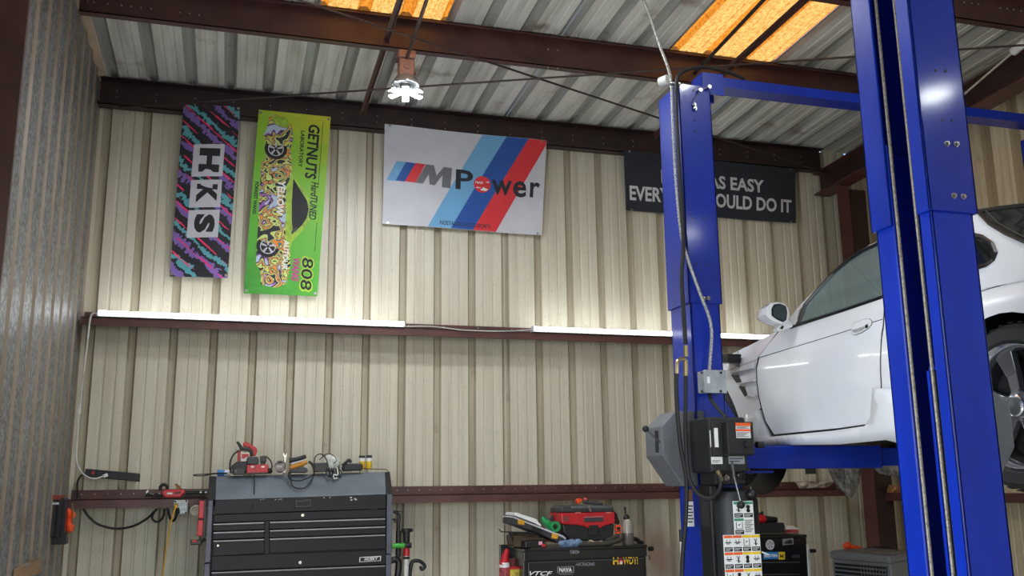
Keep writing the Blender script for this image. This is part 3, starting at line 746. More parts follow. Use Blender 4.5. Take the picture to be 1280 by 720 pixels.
build('oil_tank', MB().lathe((rt.x, 4.58, 0.42), (0,0,1), [(.10,0),(.125,.02),(.125,rt.z-.42-.06),(.11,rt.z-.42-.01),(.06,rt.z-.42+.01)], 28), M_BLKPL, pu, True)
hx = at(939, 618, Y=4.46); build('filler_cap', MB().sphere(hx, .030, 14, (1,1,.9)).cyl(hx+Vector((0,0,.025)), hx+Vector((0,0,.04)), .009, n=10), M_BLACK, pu, True)
tb = at(884, 690, Y=4.62); build('tank_bracket', MB().box(tb.x-.0, tb.x+.05, 4.56, 4.69, 0.5, at(884,606,Y=4.62).z), M_BLACK, lift, False, 0.01)

# warning placards hanging in front of the oil tank
def placard(name, x0, y0, x1, y1, Y, cells, label):
    a_, b_ = at(x0, y0, Y=Y), at(x1, y1, Y=Y)
    t = thing(name, label, 'placard', ((a_.x+b_.x)/2, Y, b_.z))
    build('card', MB().box(a_.x, b_.x, Y, Y+.003, b_.z, a_.z), M_WHITE, t)
    for (u0, v0, u1, v1, hm, kind) in cells:
        X0, X1 = a_.x+(b_.x-a_.x)*u0, a_.x+(b_.x-a_.x)*u1; Z0, Z1 = a_.z+(b_.z-a_.z)*v0, a_.z+(b_.z-a_.z)*v1
        dx_, dz_ = X1-X0, Z1-Z0
        if hm is not None: build('header', MB().box(X0, X1, Y-.001, Y, Z0, Z0+dz_*.16), hm, t)
        if kind == 'text':
            mb = MB()
            for k in range(9): mb.box(X0+dx_*.06, X1-dx_*(.08+.12*(k % 3)), Y-.001, Y, Z0+dz_*(.1+.09*k), Z0+dz_*(.14+.09*k))
            o = build('print', mb, M_DGREY, t); o['kind'] = 'stuff'; continue
        build('footer', MB().box(X0+dx_*.04, X1-dx_*.04, Y-.001, Y, Z0+dz_*.72, Z0+dz_*.98), M_INK, t)
        mb = MB()
        for k in range(2): mb.box(X0+dx_*.12, X1-dx_*(.15+.2*k), Y-.002, Y-.001, Z0+dz_*(.79+.09*k), Z0+dz_*(.82+.09*k))
        o = build('print', mb, M_WHITE, t); o['kind'] = 'stuff'
        mb = MB()
        cx_, cz_ = X0+dx_*.5, Z0+dz_*.45
        def seg(p, q, wd): mb.bar((cx_+p[0]*dx_, Y-.0006, cz_+p[1]*dz_), (cx_+q[0]*dx_, Y-.0006, cz_+q[1]*dz_), .001, wd*abs(dx_), (0,0,1))
        if kind == 'car': seg((-.36,-.02),(.36,-.02),.1); seg((-.2,.06),(.16,.06),.08); seg((-.12,-.02),(-.2,-.2),.05); seg((.12,-.02),(.2,-.2),.05)
        elif kind == 'man': seg((0,.2),(0,-.05),.14); seg((0,-.05),(-.18,-.22),.07); seg((0,-.05),(.15,-.22),.07); seg((-.25,.05),(.25,.12),.06)
        elif kind == 'post': seg((-.32,.2),(-.32,-.22),.06); seg((.32,.2),(.32,-.22),.06); seg((-.32,.2),(.32,.2),.05); seg((-.1,0),(.1,-.1),.08)
        else: seg((0,.22),(0,-.24),.3); seg((-.22,.12),(.22,.12),.1); seg((-.22,-.12),(.22,-.12),.1)
        build('pictogram', mb, M_INK, t)
    return t
MGH = mat('teal_header', (70, 150, 120), 0.5)
placard('warning_placard', 916, 626.5, 943.5, 668.5, 4.405,
    [(.02,.02,.49,.49,MGH,'man'),(.51,.02,.98,.49,MGH,'bar'),(.02,.51,.49,.98,MGH,'post'),(.51,.51,.98,.98,None,'text')],
    'white warning placard with green headers hanging below the lift lever')
cells = []
for r in range(3):
    for c in range(4):
        cells.append((.01+.25*c, .01+.30*r, .245+.25*c, .30+.30*r, M_ORG if c < 2 else M_YEL, ('car','car','post','man','car','man','bar','car','post','bar','man','car')[r*4+c]))
placard('warning_placard', 904, 669, 954, 738, 4.395, cells, 'broad placard of orange and yellow headed pictograms hanging in front of the oil tank')

# ------------------------------------------------------------------ the nearer lift column
NX0, NX1, NY0, NY1 = 2.196, 2.366, 2.512, 2.795
NZS = 2.528
near = thing('car_lift', 'nearer blue lift column filling the frame beside the white car, wire ropes inside', 'car lift', (2.28, 2.65, 0))
two_post(near, NX0, NX1, NY0, NY1, NZS, 3.90, -1, .055, .095)
for px0, px1 in ((1096, 1163), (1116.5, 1192.5)):
    a_ = at(px0, 0, X=2.208); y_ = a_.y
    b_ = at(px1, 710, X=2.208); ym = (a_.y+b_.y)/2
    build('wire_rope', MB().tube([(2.208, ym, 0.1), (2.208, ym, 2.0), (2.208, ym, 3.88)], 0.0062, 8), M_CABLE, near, True)
cz = at(1168, 458, X=2.22).z
y_c = at(1168, 458, X=2.22).y
build('carriage', MB().box(2.225, 2.345, y_c-.045, y_c+.03, .3, cz-.012), M_BLACK, near, False, 0.004)
build('carriage_edge', MB().box(2.212, 2.225, y_c+.018, y_c+.03, .3, cz).box(2.212, 2.345, y_c-.05, y_c+.03, cz-.012, cz), M_BLUE, near)
mb = MB()
for k in range(26): mb.box(2.218, 2.226, y_c-.025, y_c-.010, cz-.06-k*.03, cz-.045-k*.03)
o = build('leaf_chain', mb, M_DGREY, near); o['kind'] = 'stuff'
FN = NY0-.012
for px, py in ((1183,180),(1195,180.5),(1191.5,245),(1203.5,246)): 
    c = at(px, py, Y=FN)
    wsh = build('washer', MB().cyl(c, c+Vector((0,-.002,0)), .010, n=16), M_STEELC, near)
    build('bolt', MB().cyl(c+Vector((0,-.002,0)), c+Vector((0,-.010,0)), .0075, n=6).cyl(c+Vector((0,-.010,0)), c+Vector((0,-.013,0)), .004, n=8), M_STEELC, near)
for px, py in ((1169.5,88),(1182,89),(1178,150),(1189.5,151)):
    c = at(px, py, Y=FN); build('bolt_hole', MB().cyl(c, c+Vector((0,-.001,0)), .0055, n=12), M_INK, near)
for px, py in ((1102,126),(1112,126),(1119,137),(1108,184),(1119,185)):
    c = at(px, py, X=NX1-.014); build('bolt_hole', MB().cyl(c, c+Vector((-.004,0,0)), .008, n=10), M_LGREY, near)
z1_, z2_, z3_, z4_ = at(1240,492,Y=2.66).z, at(1262,510,Y=2.66).z, at(1267,560,Y=2.66).z, at(1252,596,Y=2.66).z
xo2 = at(1267, 540, Y=2.58).x
lock_cover(near, NX1, xo2, 2.58, 2.76, z1_, z2_, z3_, z4_)
# ------------------------------------------------------------------ banners on the wall
class Cloth:
    def __init__(s, tl, tr, bl, br, y_top, y_bot, amp=0.006, waves=3.0, ph=0.0, sag=0.0):
        s.c = [at(*tl, Y=y_top), at(*tr, Y=y_top), at(*bl, Y=y_bot), at(*br, Y=y_bot)]
        s.amp, s.waves, s.ph, s.sag = amp, waves, ph, sag
    def __call__(s, u, v, off=0.0):
        a = s.c[2].lerp(s.c[3], u); b = s.c[0].lerp(s.c[1], u); p = a.lerp(b, v)
        f = s.amp*(math.sin(s.waves*math.pi*u+s.ph+1.6*v)*(1-0.5*v)+0.5*math.sin(5.3*v+3*u+s.ph))
        # creases that pull from the two upper corners
        for cu in (0, 1):
            d = abs(u-cu)+0.9*(1-v); f += s.amp*0.35*math.exp(-d*3.2)*math.sin(14*math.atan2(1-v+.02, abs(u-cu)+.02)+s.ph)
        return p + Vector((0, f-off, -s.sag*math.sin(math.pi*u)*(v if v > 0.5 else 0)))
def banner(name, label, cl, m, nu=24, nv=30):
    c = (cl(0.5, 0.5))
    t = thing(name, label, 'banner', c, 'banners on the back wall')
    build('cloth', MB().grid(lambda u, v: cl(u, v), nu, nv), m, t, True, recalc=False)
    for u, v in ((.03,.985),(.97,.985),(.03,.015),(.97,.015)):
        p = cl(u, v, .002); build('grommet', MB().lathe(p, (0,-1,0), [(.012,0),(.012,.003),(.006,.003),(.006,0)], 14), M_ZINC, t, True)
    return t
def sheetpoly(t, name, cl, outline, m, off, step=0.05):
    v, f = poly_panel(outline, lambda a, b: cl(a, b, off), step)
    return build(name, MB().add(v, f), m, t, True)
def word(t, name, cl, s, u0, u1, v0, v1, m, off, bold=0.0, shear=0.0, down=False, spacing=1.0):
    mb = MB()
    if down: letters(mb, s, lambda a, b: cl(b, a, off), u0, u1, v0, v1, bold, shear, spacing)   # reads downwards
    else: letters(mb, s, lambda a, b: cl(a, b, off), u0, u1, v0, v1, bold, shear, spacing)
    return build(name, mb, m, t)
M_PALE = mat('pale_print', (198, 196, 204), 0.6, 0, 0.04)

# 1. jagged pink, teal and purple banner with three letters
def streak_material():
    m = bpy.data.materials.new('jagged_streaks'); m.use_nodes = True; nt = m.node_tree; n = nt.nodes; l = nt.links
    b = n['Principled BSDF']; b.inputs['Roughness'].default_value = 0.6
    tc = n.new('ShaderNodeTexCoord'); mp = n.new('ShaderNodeMapping'); mp.vector_type = 'POINT'
    mp.inputs['Rotation'].default_value = (0, math.radians(-40), 0)     # streaks fall towards the lower right
    l.new(tc.outputs['Object'], mp.inputs[0])
    sx = n.new('ShaderNodeSeparateXYZ'); l.new(mp.outputs[0], sx.inputs[0])
    def noise(scale, st):
        q = n.new('ShaderNodeMapping'); q.inputs['Scale'].default_value = st; l.new(mp.outputs[0], q.inputs[0])
        z = n.new('ShaderNodeTexNoise'); z.inputs['Scale'].default_value = scale; z.inputs['Detail'].default_value = 2; l.new(q.outputs[0], z.inputs['Vector']); return z
    def math_(op, a, b_):
        q = n.new('ShaderNodeMath'); q.operation = op
        for i, x in enumerate((a, b_)):
            if isinstance(x, (int, float)): q.inputs[i].default_value = x
            else: l.new(x, q.inputs[i])
        return q.outputs[0]
    jag = math_('MULTIPLY', math_('SUBTRACT', noise(42, (1.0, 1, 0.2)).outputs[0], 0.5), 0.085)
    brk = math_('MULTIPLY', math_('SUBTRACT', noise(13, (0.8, 1, 1.6)).outputs[0], 0.5), 0.10)
    zc = math_('ADD', math_('ADD', sx.outputs['Z'], jag), brk)
    ph = math_('FRACT', math_('MULTIPLY', math_('ADD', zc, 5.0), 4.9), 0)
    cr = n.new('ShaderNodeValToRGB'); cr.color_ramp.interpolation = 'CONSTANT'
    stops = [(0, (22,22,32)), (.22, (120,92,164)), (.44, (22,22,32)), (.62, (84,156,166)), (.80, (22,22,32))]
    e = cr.color_ramp.elements
    while len(e) > 1: e.remove(e[-1])
    e[0].position = 0; e[0].color = rgb(*stops[0][1])
    for p, c in stops[1:]:
        q = e.new(p); q.color = rgb(*c)
    l.new(ph, cr.inputs[0])
    # thin straight pink strokes
    ph2 = math_('FRACT', math_('MULTIPLY', math_('ADD', math_('ADD', sx.outputs['Z'], math_('MULTIPLY', brk, 0.0)), 5.02), 9.4), 0)
    gate = math_('GREATER_THAN', noise(7.5, (1.0, 1, 7.0)).outputs[0], 0.48)
    pk = math_('MULTIPLY', math_('LESS_THAN', ph2, 0.13), gate)
    mx = n.new('ShaderNodeMix'); mx.data_type = 'RGBA'; l.new(pk, mx.inputs['Factor']); l.new(cr.outputs[0], mx.inputs['A']); mx.inputs['B'].default_value = rgb(232, 40, 104)
    l.new(mx.outputs['Result'], b.inputs['Base Color'])
    return m
cl = Cloth((229.5,131), (300.5,132.5), (212,345.5), (284.5,347.5), 7.775, 7.86, 0.004, 2.4, 0.4)
t = banner('wall_banner', 'tall narrow banner of jagged pink, teal and purple streaks with three stacked letters', cl, streak_material())
# squares, corners measured in the photograph: (left, top) in u, v
for ch, v0, v1 in (('H', .585, .785), ('K', .405, .575), ('S', .232, .40)):
    v1_ = v1-.012
    sheetpoly(t, 'letter_square', cl, [(.235, v0-.010), (.775, v0-.002), (.775, v1_), (.235, v1_-.008)], M_PALE, .0015, .08)
    mb = MB()
    # the letters lie on their side, tops towards the right-hand edge
    letters(mb, ch, lambda a, b: cl(b, a, .003), v1_-.028, v0+.020, .345, .705, 0.065)
    build('letter', mb, M_INK, t)

# 2. green banner with a printed drift car
def green_material():
    m = bpy.data.materials.new('green_print'); m.use_nodes = True; nt = m.node_tree; n = nt.nodes; l = nt.links
    b = n['Principled BSDF']; b.inputs['Roughness'].default_value = 0.55
    tc = n.new('ShaderNodeTexCoord'); sx = n.new('ShaderNodeSeparateXYZ'); l.new(tc.outputs['Object'], sx.inputs[0])
    a = n.new('ShaderNodeMath'); a.operation = 'MULTIPLY_ADD'; l.new(sx.outputs['X'], a.inputs[0]); a.inputs[1].default_value = 0.55; l.new(sx.outputs['Z'], a.inputs[2])
    nz = n.new('ShaderNodeTexNoise'); nz.inputs['Scale'].default_value = 3.2; nz.inputs['Detail'].default_value = 3; nz.inputs['Distortion'].default_value = 2.2; l.new(tc.outputs['Object'], nz.inputs['Vector'])
    a2 = n.new('ShaderNodeMath'); a2.operation = 'MULTIPLY_ADD'; l.new(nz.outputs[0], a2.inputs[0]); a2.inputs[1].default_value = 0.55; l.new(a.outputs[0], a2.inputs[2])
    cr = n.new('ShaderNodeValToRGB'); e = cr.color_ramp.elements
    e[0].position = 0.0; e[0].color = rgb(44, 120, 40); e[1].position = 1.0; e[1].color = rgb(214, 206, 44)
    for p, c in ((.25, (82, 172, 52)), (.5, (112, 188, 52)), (.78, (150, 196, 46))):
        q = e.new(p); q.color = rgb(*c)
    mr = n.new('ShaderNodeMapRange'); mr.inputs['From Min'].default_value = -0.75; mr.inputs['From Max'].default_value = 1.25; l.new(a2.outputs[0], mr.inputs['Value']); l.new(mr.outputs[0], cr.inputs[0])
    l.new(cr.outputs[0], b.inputs['Base Color']); return m
def graffiti_material():
    m = bpy.data.materials.new('graffiti_print'); m.use_nodes = True; nt = m.node_tree; n = nt.nodes; l = nt.links
    b = n['Principled BSDF']; b.inputs['Roughness'].default_value = 0.5
    tc = n.new('ShaderNodeTexCoord'); nz = n.new('ShaderNodeTexNoise'); nz.inputs['Scale'].default_value = 7; nz.inputs['Detail'].default_value = 1.5; nz.inputs['Distortion'].default_value = 1.6; l.new(tc.outputs['Object'], nz.inputs['Vector'])
    cr = n.new('ShaderNodeValToRGB'); cr.color_ramp.interpolation = 'CONSTANT'; e = cr.color_ramp.elements
    e[0].position = 0; e[0].color = rgb(30, 32, 40); e[1].position = .40; e[1].color = rgb(196, 214, 120)
    for p, c in ((.455, (40, 44, 52)), (.475, (235, 140, 40)), (.505, (54, 110, 120)), (.53, (210, 206, 90)), (.56, (40, 36, 60)), (.59, (150, 90, 170)), (.62, (176, 196, 210))):
        q = e.new(p); q.color = rgb(*c)
    l.new(nz.outputs[0], cr.inputs[0]); l.new(cr.outputs[0], b.inputs['Base Color']); return m
cl = Cloth((323.5,137), (413.5,146), (304.5,366.5), (396.5,370.5), 7.775, 7.86, 0.003, 1.6, 1.3)
t = banner('wall_banner', 'tall green banner with a sideways racing car and black lettering', cl, green_material())
lime = mat('lime_print', (168, 206, 60), 0.5, 0, 0.15, 14)
sheetpoly(t, 'printed_car_cabin', cl, [(.44,.745),(.52,.66),(.70,.575),(.80,.52),(.83,.47),(.81,.41),(.74,.36),(.60,.29),(.55,.22),(.44,.2)], lime, .0012, .06)
sheetpoly(t, 'printed_car_body', cl, [(.15,.965),(.24,.985),(.38,.965),(.47,.93),(.50,.86),(.475,.80),(.50,.74),(.52,.66),(.46,.58),(.50,.30),(.58,.24),(.60,.16),(.56,.06),(.42,.035),(.22,.05),(.20,.12),(.13,.16),(.12,.34),(.10,.55),(.09,.70),(.16,.75),(.10,.86),(.13,.9)], graffiti_material(), .0018, .05)
sheetpoly(t, 'printed_nose', cl, [(.17,.962),(.25,.98),(.40,.962),(.45,.93),(.40,.91),(.26,.925)], lime, .0024, .05)
sheetpoly(t, 'printed_window', cl, [(.545,.635),(.66,.57),(.755,.52),(.79,.47),(.77,.42),(.71,.378),(.60,.335),(.57,.40),(.55,.5)], M_INK, .0024, .05)
sheetpoly(t, 'printed_quarter_window', cl, [(.58,.325),(.66,.355),(.64,.37),(.575,.345)], M_DGREY, .003, .05)
for (u, v) in ((.275, .79), (.275, .255)):
    c = cl(u, v, .003); r = 0.092
    def ring(r0, r1, off, nn=28):
        mb = MB(); vs = [c+Vector((math.cos(2*math.pi*k/nn)*rr, -off, math.sin(2*math.pi*k/nn)*rr)) for rr in (r0, r1) for k in range(nn)]
        return mb.add(vs, [(k, (k+1)%nn, nn+(k+1)%nn, nn+k) for k in range(nn)])
    wh = build('printed_wheel', ring(0.001, r, 0), M_INK, t)
    build('printed_rim', ring(r*.62, r*.70, .001), M_PALE, wh)
    mb = MB()
    for k in range(5):
        a = 2*math.pi*k/5+.3; d = Vector((math.cos(a),0,math.sin(a))); s_ = Vector((-math.sin(a),0,math.cos(a)))
        mb.ngon([c+d*r*.12-s_*r*.06+Vector((0,-.0015,0)), c+d*r*.64-s_*r*.11+Vector((0,-.0015,0)), c+d*r*.64+s_*r*.11+Vector((0,-.0015,0)), c+d*r*.12+s_*r*.06+Vector((0,-.0015,0))])
    o = build('printed_spokes', mb, M_PALE, wh); o['kind'] = 'stuff'
word(t, 'lettering', cl, 'GETNUTS', .945, .64, .70, .86, M_INK, .002, .03, 0.1, True)
word(t, 'lettering', cl, 'LABORATORY', .905, .70, .60, .655, M_INK, .002, .025, 0.0, True)
word(t, 'lettering', cl, 'HardTUNED', .625, .415, .80, .90, M_INK, .002, .02, 0.25, True)
word(t, 'lettering', cl, 'FORREST WANG', .60, .425, .03, .08, M_INK, .002, .035, 0.0, True)
word(t, 'lettering', cl, 'YELLOW', .615, .425, .345, .445, M_WHITE, .003, .035, 0.1, True)
word(t, 'lettering', cl, 'AUTOUR', .295, .135, .485, .56, M_WHITE, .003, .03, 0.1, True)
word(t, 'lettering', cl, '808', .215, .02, .735, .93, lime, .0018, .05, 0.1, True)
word(t, 'lettering', cl, '808', .205, .03, .755, .91, M_INK, .0024, .01, 0.1, True)
word(t, 'lettering', cl, 'WANG', .20, .075, .62, .73, mat('magenta_print', (200, 60, 140), 0.5), .002, .04, 0.2, True)
mb = MB()
for (u0, v0, u1, v1) in ((.895,.965,.895,.60), (.915,.40,.915,.24)):
    a_, b_ = cl(u0, v0, .002), cl(u1, v1, .002); mb.ngon([a_, a_+Vector((.004,0,0)), b_+Vector((.004,0,0)), b_])
o = build('printed_rules', mb, M_INK, t); o['kind'] = 'stuff'

# 3. white flag with three diagonal stripes
M_FLAG = mat('white_cloth', (206, 206, 212), 0.65, 0, 0.03)
M_LB = mat('sky_blue_cloth', (112, 172, 214), 0.6, 0, 0.03); M_MB = mat('mid_blue_cloth', (34, 84, 164), 0.6, 0, 0.03); M_RC = mat('red_cloth', (222, 50, 58), 0.6, 0, 0.03)
cl = Cloth((481,154.5), (683,175.5), (478,279.5), (677,294.5), 7.775, 7.86, 0.008, 2.6, 2.2, 0.006)
t = banner('wall_flag', 'white flag with diagonal light blue, dark blue and red stripes and bold lettering', cl, M_FLAG, 36, 22)
for m_, ub0, ub1, ut0, ut1 in ((M_LB, .274, .417, .594, .742), (M_MB, .417, .556, .742, .884), (M_RC, .556, .702, .884, 1.02)):
    v0, v1 = 0.004, 0.996
    pts = [(ub0, v0), (ub1, v0), (min(.998, ut1), v1), (ut0, v1)]
    if ut1 > 1: pts = [(ub0, v0), (ub1, v0), (.996, .94), (.996, v1), (ut0, v1)]
    sheetpoly(t, 'stripe', cl, pts, m_, .004, .03)
for m_, a0, a1, b0, b1 in ((M_LB, .018, .070, .074, .130), (M_MB, .070, .125, .130, .188), (M_RC, .125, .190, .188, .248)):
    sheetpoly(t, 'badge_stripe', cl, [(a0, .435), (a1, .43), (b1, .628), (b0, .632)], m_, .005, .04)
sheetpoly(t, 'badge_letter', cl, [(.19,.428),(.252,.628),(.300,.628),(.318,.525),(.362,.622),(.412,.618),(.405,.405),(.352,.408),(.354,.535),(.308,.42),(.276,.424),(.270,.528),(.236,.426)], mat('grey_print', (110, 112, 118), 0.6, 0, 0.02), .0055, .04)
M_NAVY = mat('navy_print', (34, 38, 48), 0.6, 0, 0.02)
word(t, 'lettering', cl, 'P', .437, .545, .405, .612, M_NAVY, .0065, .02)
word(t, 'lettering', cl, 'w', .662, .792, .385, .54, M_NAVY, .0065, .02)
word(t, 'lettering', cl, 'e', .800, .885, .375, .545, M_NAVY, .0065, .02)
word(t, 'lettering', cl, 'r', .908, .972, .385, .545, M_NAVY, .0065, .02)
nn = 32; RU, RV = .080/1.505, .080/.917
rd = sheetpoly(t, 'round_emblem', cl, [(.604+RU*math.cos(2*math.pi*k/nn), .478+RV*math.sin(2*math.pi*k/nn)) for k in range(nn)], M_RC, .0075, .03)
def em(x_, z_): return cl(.604+x_/1.505, .478+z_/.917, .010)
mb = MB(); letters(mb, 'NAS', em, -.064, .006, .002, .028, .03); build('emblem_lettering', mb, M_WHITE, t)
mb = MB()
for pts in ([(-.062,-.040),(-.045,-.026),(-.03,-.034),(-.012,-.028),(-.02,-.040)], [(-.02,-.058),(.014,-.026),(.03,-.036),(.058,-.046),(.035,-.062)], [(.028,.024),(.058,.036),(.066,.018),(.045,.018)]):
    mb.ngon([em(*q) for q in pts])
o = build('emblem_mountains', mb, M_WHITE, t); o['kind'] = 'stuff'
word(t, 'lettering', cl, 'NOSTALGIC AUTO SPORTS', .348, .668, .030, .072, M_NAVY, .0065, .012)

# 4. black banner behind the far column
M_CHAR = mat('charcoal_cloth', (38, 42, 52), 0.7, 0, 0.05)
cl = Cloth((780,187.5), (994.5,211.5), (783.5,262.5), (994,279.5), 7.775, 7.86, 0.009, 3.2, 0.9)
t = banner('wall_banner', 'wide charcoal banner with two lines of pale capitals, partly hidden by the blue column', cl, M_CHAR, 32, 14)
M_LET = mat('pale_grey_print', (206, 206, 208), 0.6, 0, 0.02)
word(t, 'lettering', cl, 'IF IT WAS EASY', .20, .805, .50, .735, M_LET, .0035, .028)
word(t, 'lettering', cl, 'EVERYONE WOULD DO IT', .022, .972, .175, .42, M_LET, .0035, .028)
# ------------------------------------------------------------------ tool chests and the things on them
def qbox(mb, pts, Y, depth):
    """a slab whose front outline is given by four lines of sight on the real plane Y"""
    p = [at(x, y, Y=Y) for x, y in pts]
    return mb.prism(p, (0, depth, 0))
M_CHEST = mat('chest_black', (15, 16, 20), 0.4, 0, 0.1, 6, (1, 1, 1), 0.05, 150, 0, None, 0.3)
M_CHESTG = mat('chest_slate', (116, 125, 134), 0.33, 0.1, 0.1, 3, (1, 1, 1), 0.03, 40)
M_POST = mat('chest_post', (86, 86, 100), 0.38, 0.2, 0.1, 5)
Y1 = 7.20
def z1(a, b): return (240+a/4, 540+b/4)
ch = thing('tool_chest', 'wide black tool chest with slate sloping lid and rows of drawers against the wall', 'tool chest', (at(375,700,Y=Y1).x, 7.2, 0))
# carcass
a_, b_ = at(262, 700, Y=Y1), at(486, 700, Y=Y1)
build('carcass', MB().box(a_.x, b_.x, Y1+.03, Y1+.46, 0.12, at(375,640,Y=Y1).z-.02), M_CHEST, ch)
lb0, lb1 = at(*z1(117,340), Y=Y1), at(*z1(970,310), Y=Y1)
lt0, lt1 = at(*z1(120,222), Y=Y1+.26), at(*z1(965,200), Y=Y1+.26)
back = Y1+.46
mb = MB(); mb.add([lb0, lb1, lt1, lt0, Vector((lt1.x, back, lt1.z)), Vector((lt0.x, back, lt0.z)), Vector((lb1.x, back, lb1.z)), Vector((lb0.x, back, lb0.z))], [(0,1,2,3),(3,2,4,5),(5,4,6,7),(0,3,5,7),(1,6,4,2),(0,7,6,1)])
build('lid', mb, M_CHESTG, ch, False, 0.004)
for (x0, x1, s0, s1) in ((85, 119, lt0, lb0), (966, 990, lt1, lb1)):
    o0 = at(*z1(80 if x0 < 500 else 1003, 338 if x0 < 500 else 310), Y=Y1); o1 = at(*z1(86 if x0 < 500 else 989, 222 if x0 < 500 else 198), Y=Y1+.26)
    mb = MB(); mb.add([s1, o0, o1, s0, Vector((s0.x, back, s0.z)), Vector((o1.x, back, o1.z)), Vector((o0.x, back, o0.z)), Vector((s1.x, back, s1.z))], [(0,1,2,3),(3,2,5,4),(1,6,5,2),(4,5,6,7),(0,3,4,7),(0,7,6,1)])
    build('lid_end', mb, M_BLACK, ch)
fr = build('lid_front', qbox(MB(), [z1(112,412), z1(970,383), z1(970,310), z1(115,342)], Y1-.008, .03), M_CHEST, ch, False, 0.003)
hd = build('lid_handle', qbox(MB(), [z1(513,380), z1(600,377), z1(600,336), z1(513,340)], Y1-.016, .01), M_BLACK, fr, False, 0.004)
build('handle_recess', qbox(MB(), [z1(524,370), z1(590,367), z1(590,346), z1(524,349)], Y1-.018, .004), M_INK, fr)
build('top_rail', qbox(MB(), [z1(110,452), z1(970,425), z1(970,386), z1(111,414)], Y1-.002, .03), M_CHEST, ch, False, 0.002)
def lock(zx, zy, parent):
    c = at(*z1(zx, zy), Y=Y1-.004); build('lock', MB().cyl(c, c+Vector((0,-.008,0)), .011, n=14), M_STEELC, parent)
lock(553, 416, ch)
M_TRIMB = mat('drawer_pull', (120, 124, 132), 0.25, 0.8, 0.05)
def drawer(x0, x1, yt0, yt1, yb0, yb1):
    """front with a rolled pull along its top edge"""
    d = build('drawer', qbox(MB(), [z1(x0,yb0), z1(x1,yb1), z1(x1,yt1), z1(x0,yt0)], Y1-.012, .035), M_CHEST, ch, False, 0.003)
    p, q = at(*z1(x0+3, yt0+9), Y=Y1-.018), at(*z1(x1-3, yt1+9), Y=Y1-.018)
    build('pull', MB().bar(p, q, .016, .018, (0,0,1)), M_BLACK, d, False, 0.003)
    build('pull_edge', MB().bar(p+Vector((0,-.009,.004)), q+Vector((0,-.009,.004)), .003, .006, (0,0,1)), M_TRIMB, d)
    return d
def ln(x, xa, ya, xb, yb): return ya+(yb-ya)*(x-xa)/(xb-xa)
for (l0, r0, l1, r1) in ((456,447,496,486),(498,489,538,527),(540,531,622,606)):
    drawer(104, 363, l0, r0, l1, r1)
for (l0, r0, l1, r1) in ((446,428,487,466),(488,468,529,507),(530,509,605,583)):
    drawer(386, 969, l0, r0, l1, r1)
build('divider', qbox(MB(), [z1(364,612), z1(385,610), z1(385,444), z1(364,446)], Y1-.01, .03), M_CHEST, ch)
mid = build('middle_rail', qbox(MB(), [z1(98,694), z1(968,660), z1(968,590), z1(100,622)], Y1-.004, .03), M_CHEST, ch, False, 0.002)
lock(540, 652, mid)
drawer(95, 968, 698, 663, 790, 752); drawer(92, 968, 794, 756, 900, 860); drawer(90, 968, 904, 864, 1020, 980)
# maker's badge
bd = build('badge', qbox(MB(), [z1(836,652), z1(944,645), z1(946,620), z1(838,626)], Y1-.010, .006), M_WHITE, ch, False, 0.006)
build('badge_field', qbox(MB(), [z1(841,648), z1(940,642), z1(941,624), z1(842,629)], Y1-.012, .003), M_INK, bd)
mb = MB(); b0, b1 = at(*z1(862,645), Y=Y1-.0125), at(*z1(930,641), Y=Y1-.0125)
letters(mb, 'HUSKY', lambda a, b: b0.lerp(b1, a)+Vector((0,-.001,b)), 0, 1, 0.002, .022, .03, 0.15); build('badge_lettering', mb, M_WHITE, bd)
# corner posts
for (tl, tr, br, bl) in (((82,342),(106,340),(92,652),(62,655)), ((60,660),(90,657),(82,1020),(48,1025)), ((975,312),(1003,310),(1000,608),(972,610)), ((970,614),(998,612),(996,1000),(968,1000))):
    build('corner_post', qbox(MB(), [z1(*bl), z1(*br), z1(*tr), z1(*tl)], Y1-.02, .48), M_POST, ch, False, 0.004)
mb = MB()
for zx, zy in ((345,338),(358,336),(418,338),(436,337),(446,336),(660,329),(690,328),(795,328),(797,340),(815,334),(820,338)):
    c = at(*z1(zx, zy), Y=Y1-.009); s_ = .004 if zx < 700 else .007; mb.box(c.x-s_, c.x+s_, Y1-.0095, Y1-.008, c.z-s_*.6, c.z+s_*.6)
o = build('paint_chips', mb, M_PALE, ch); o['kind'] = 'stuff'
for zx, zy in ((130,568),):
    c = at(*z1(zx, zy), Y=Y1-.013); build('magnet', MB().cyl(c, c+Vector((0,-.004,0)), .008, n=12), M_STEELC, ch)

# things on the lid: the shelf is the flat strip behind the slope, height lt0.z
YT = Y1+.31
def topz(px): return lt0.z+(lt1.z-lt0.z)*(px-270)/(481-270)
def z2(a, b): return (270+a*120/1280, 545+b*60/640)          # zoomed crop 270..390 x 545..605
def z3(a, b): return (370+a*130/1170, 545+b*80/720)
def P2(a, b, Y=YT): return at(*z2(a, b), Y=Y)
def P3(a, b, Y=YT): return at(*z3(a, b), Y=Y)
def onshelf(mb_list):  # lift helper kept simple: shapes are placed on the shelf directly
    return mb_list
# blue and white roll
c = P2(100, 478); zt = topz(280); r = .020
rl = thing('wipe_tube', 'small blue and white tube lying at the end of the chest lid', 'tube', (c.x, YT, zt))
build('tube', MB().cyl((P2(110,478).x, YT, zt+.024), (P2(185,478).x, YT, zt+.024), .022, n=18), M_WHITE, rl, True, 0.003)
build('sleeve', MB().cyl((P2(18,478).x, YT, zt+.024), (P2(115,478).x, YT, zt+.024), .0235, n=18), mat('tube_blue', (64, 140, 214), 0.4), rl, True, 0.003)
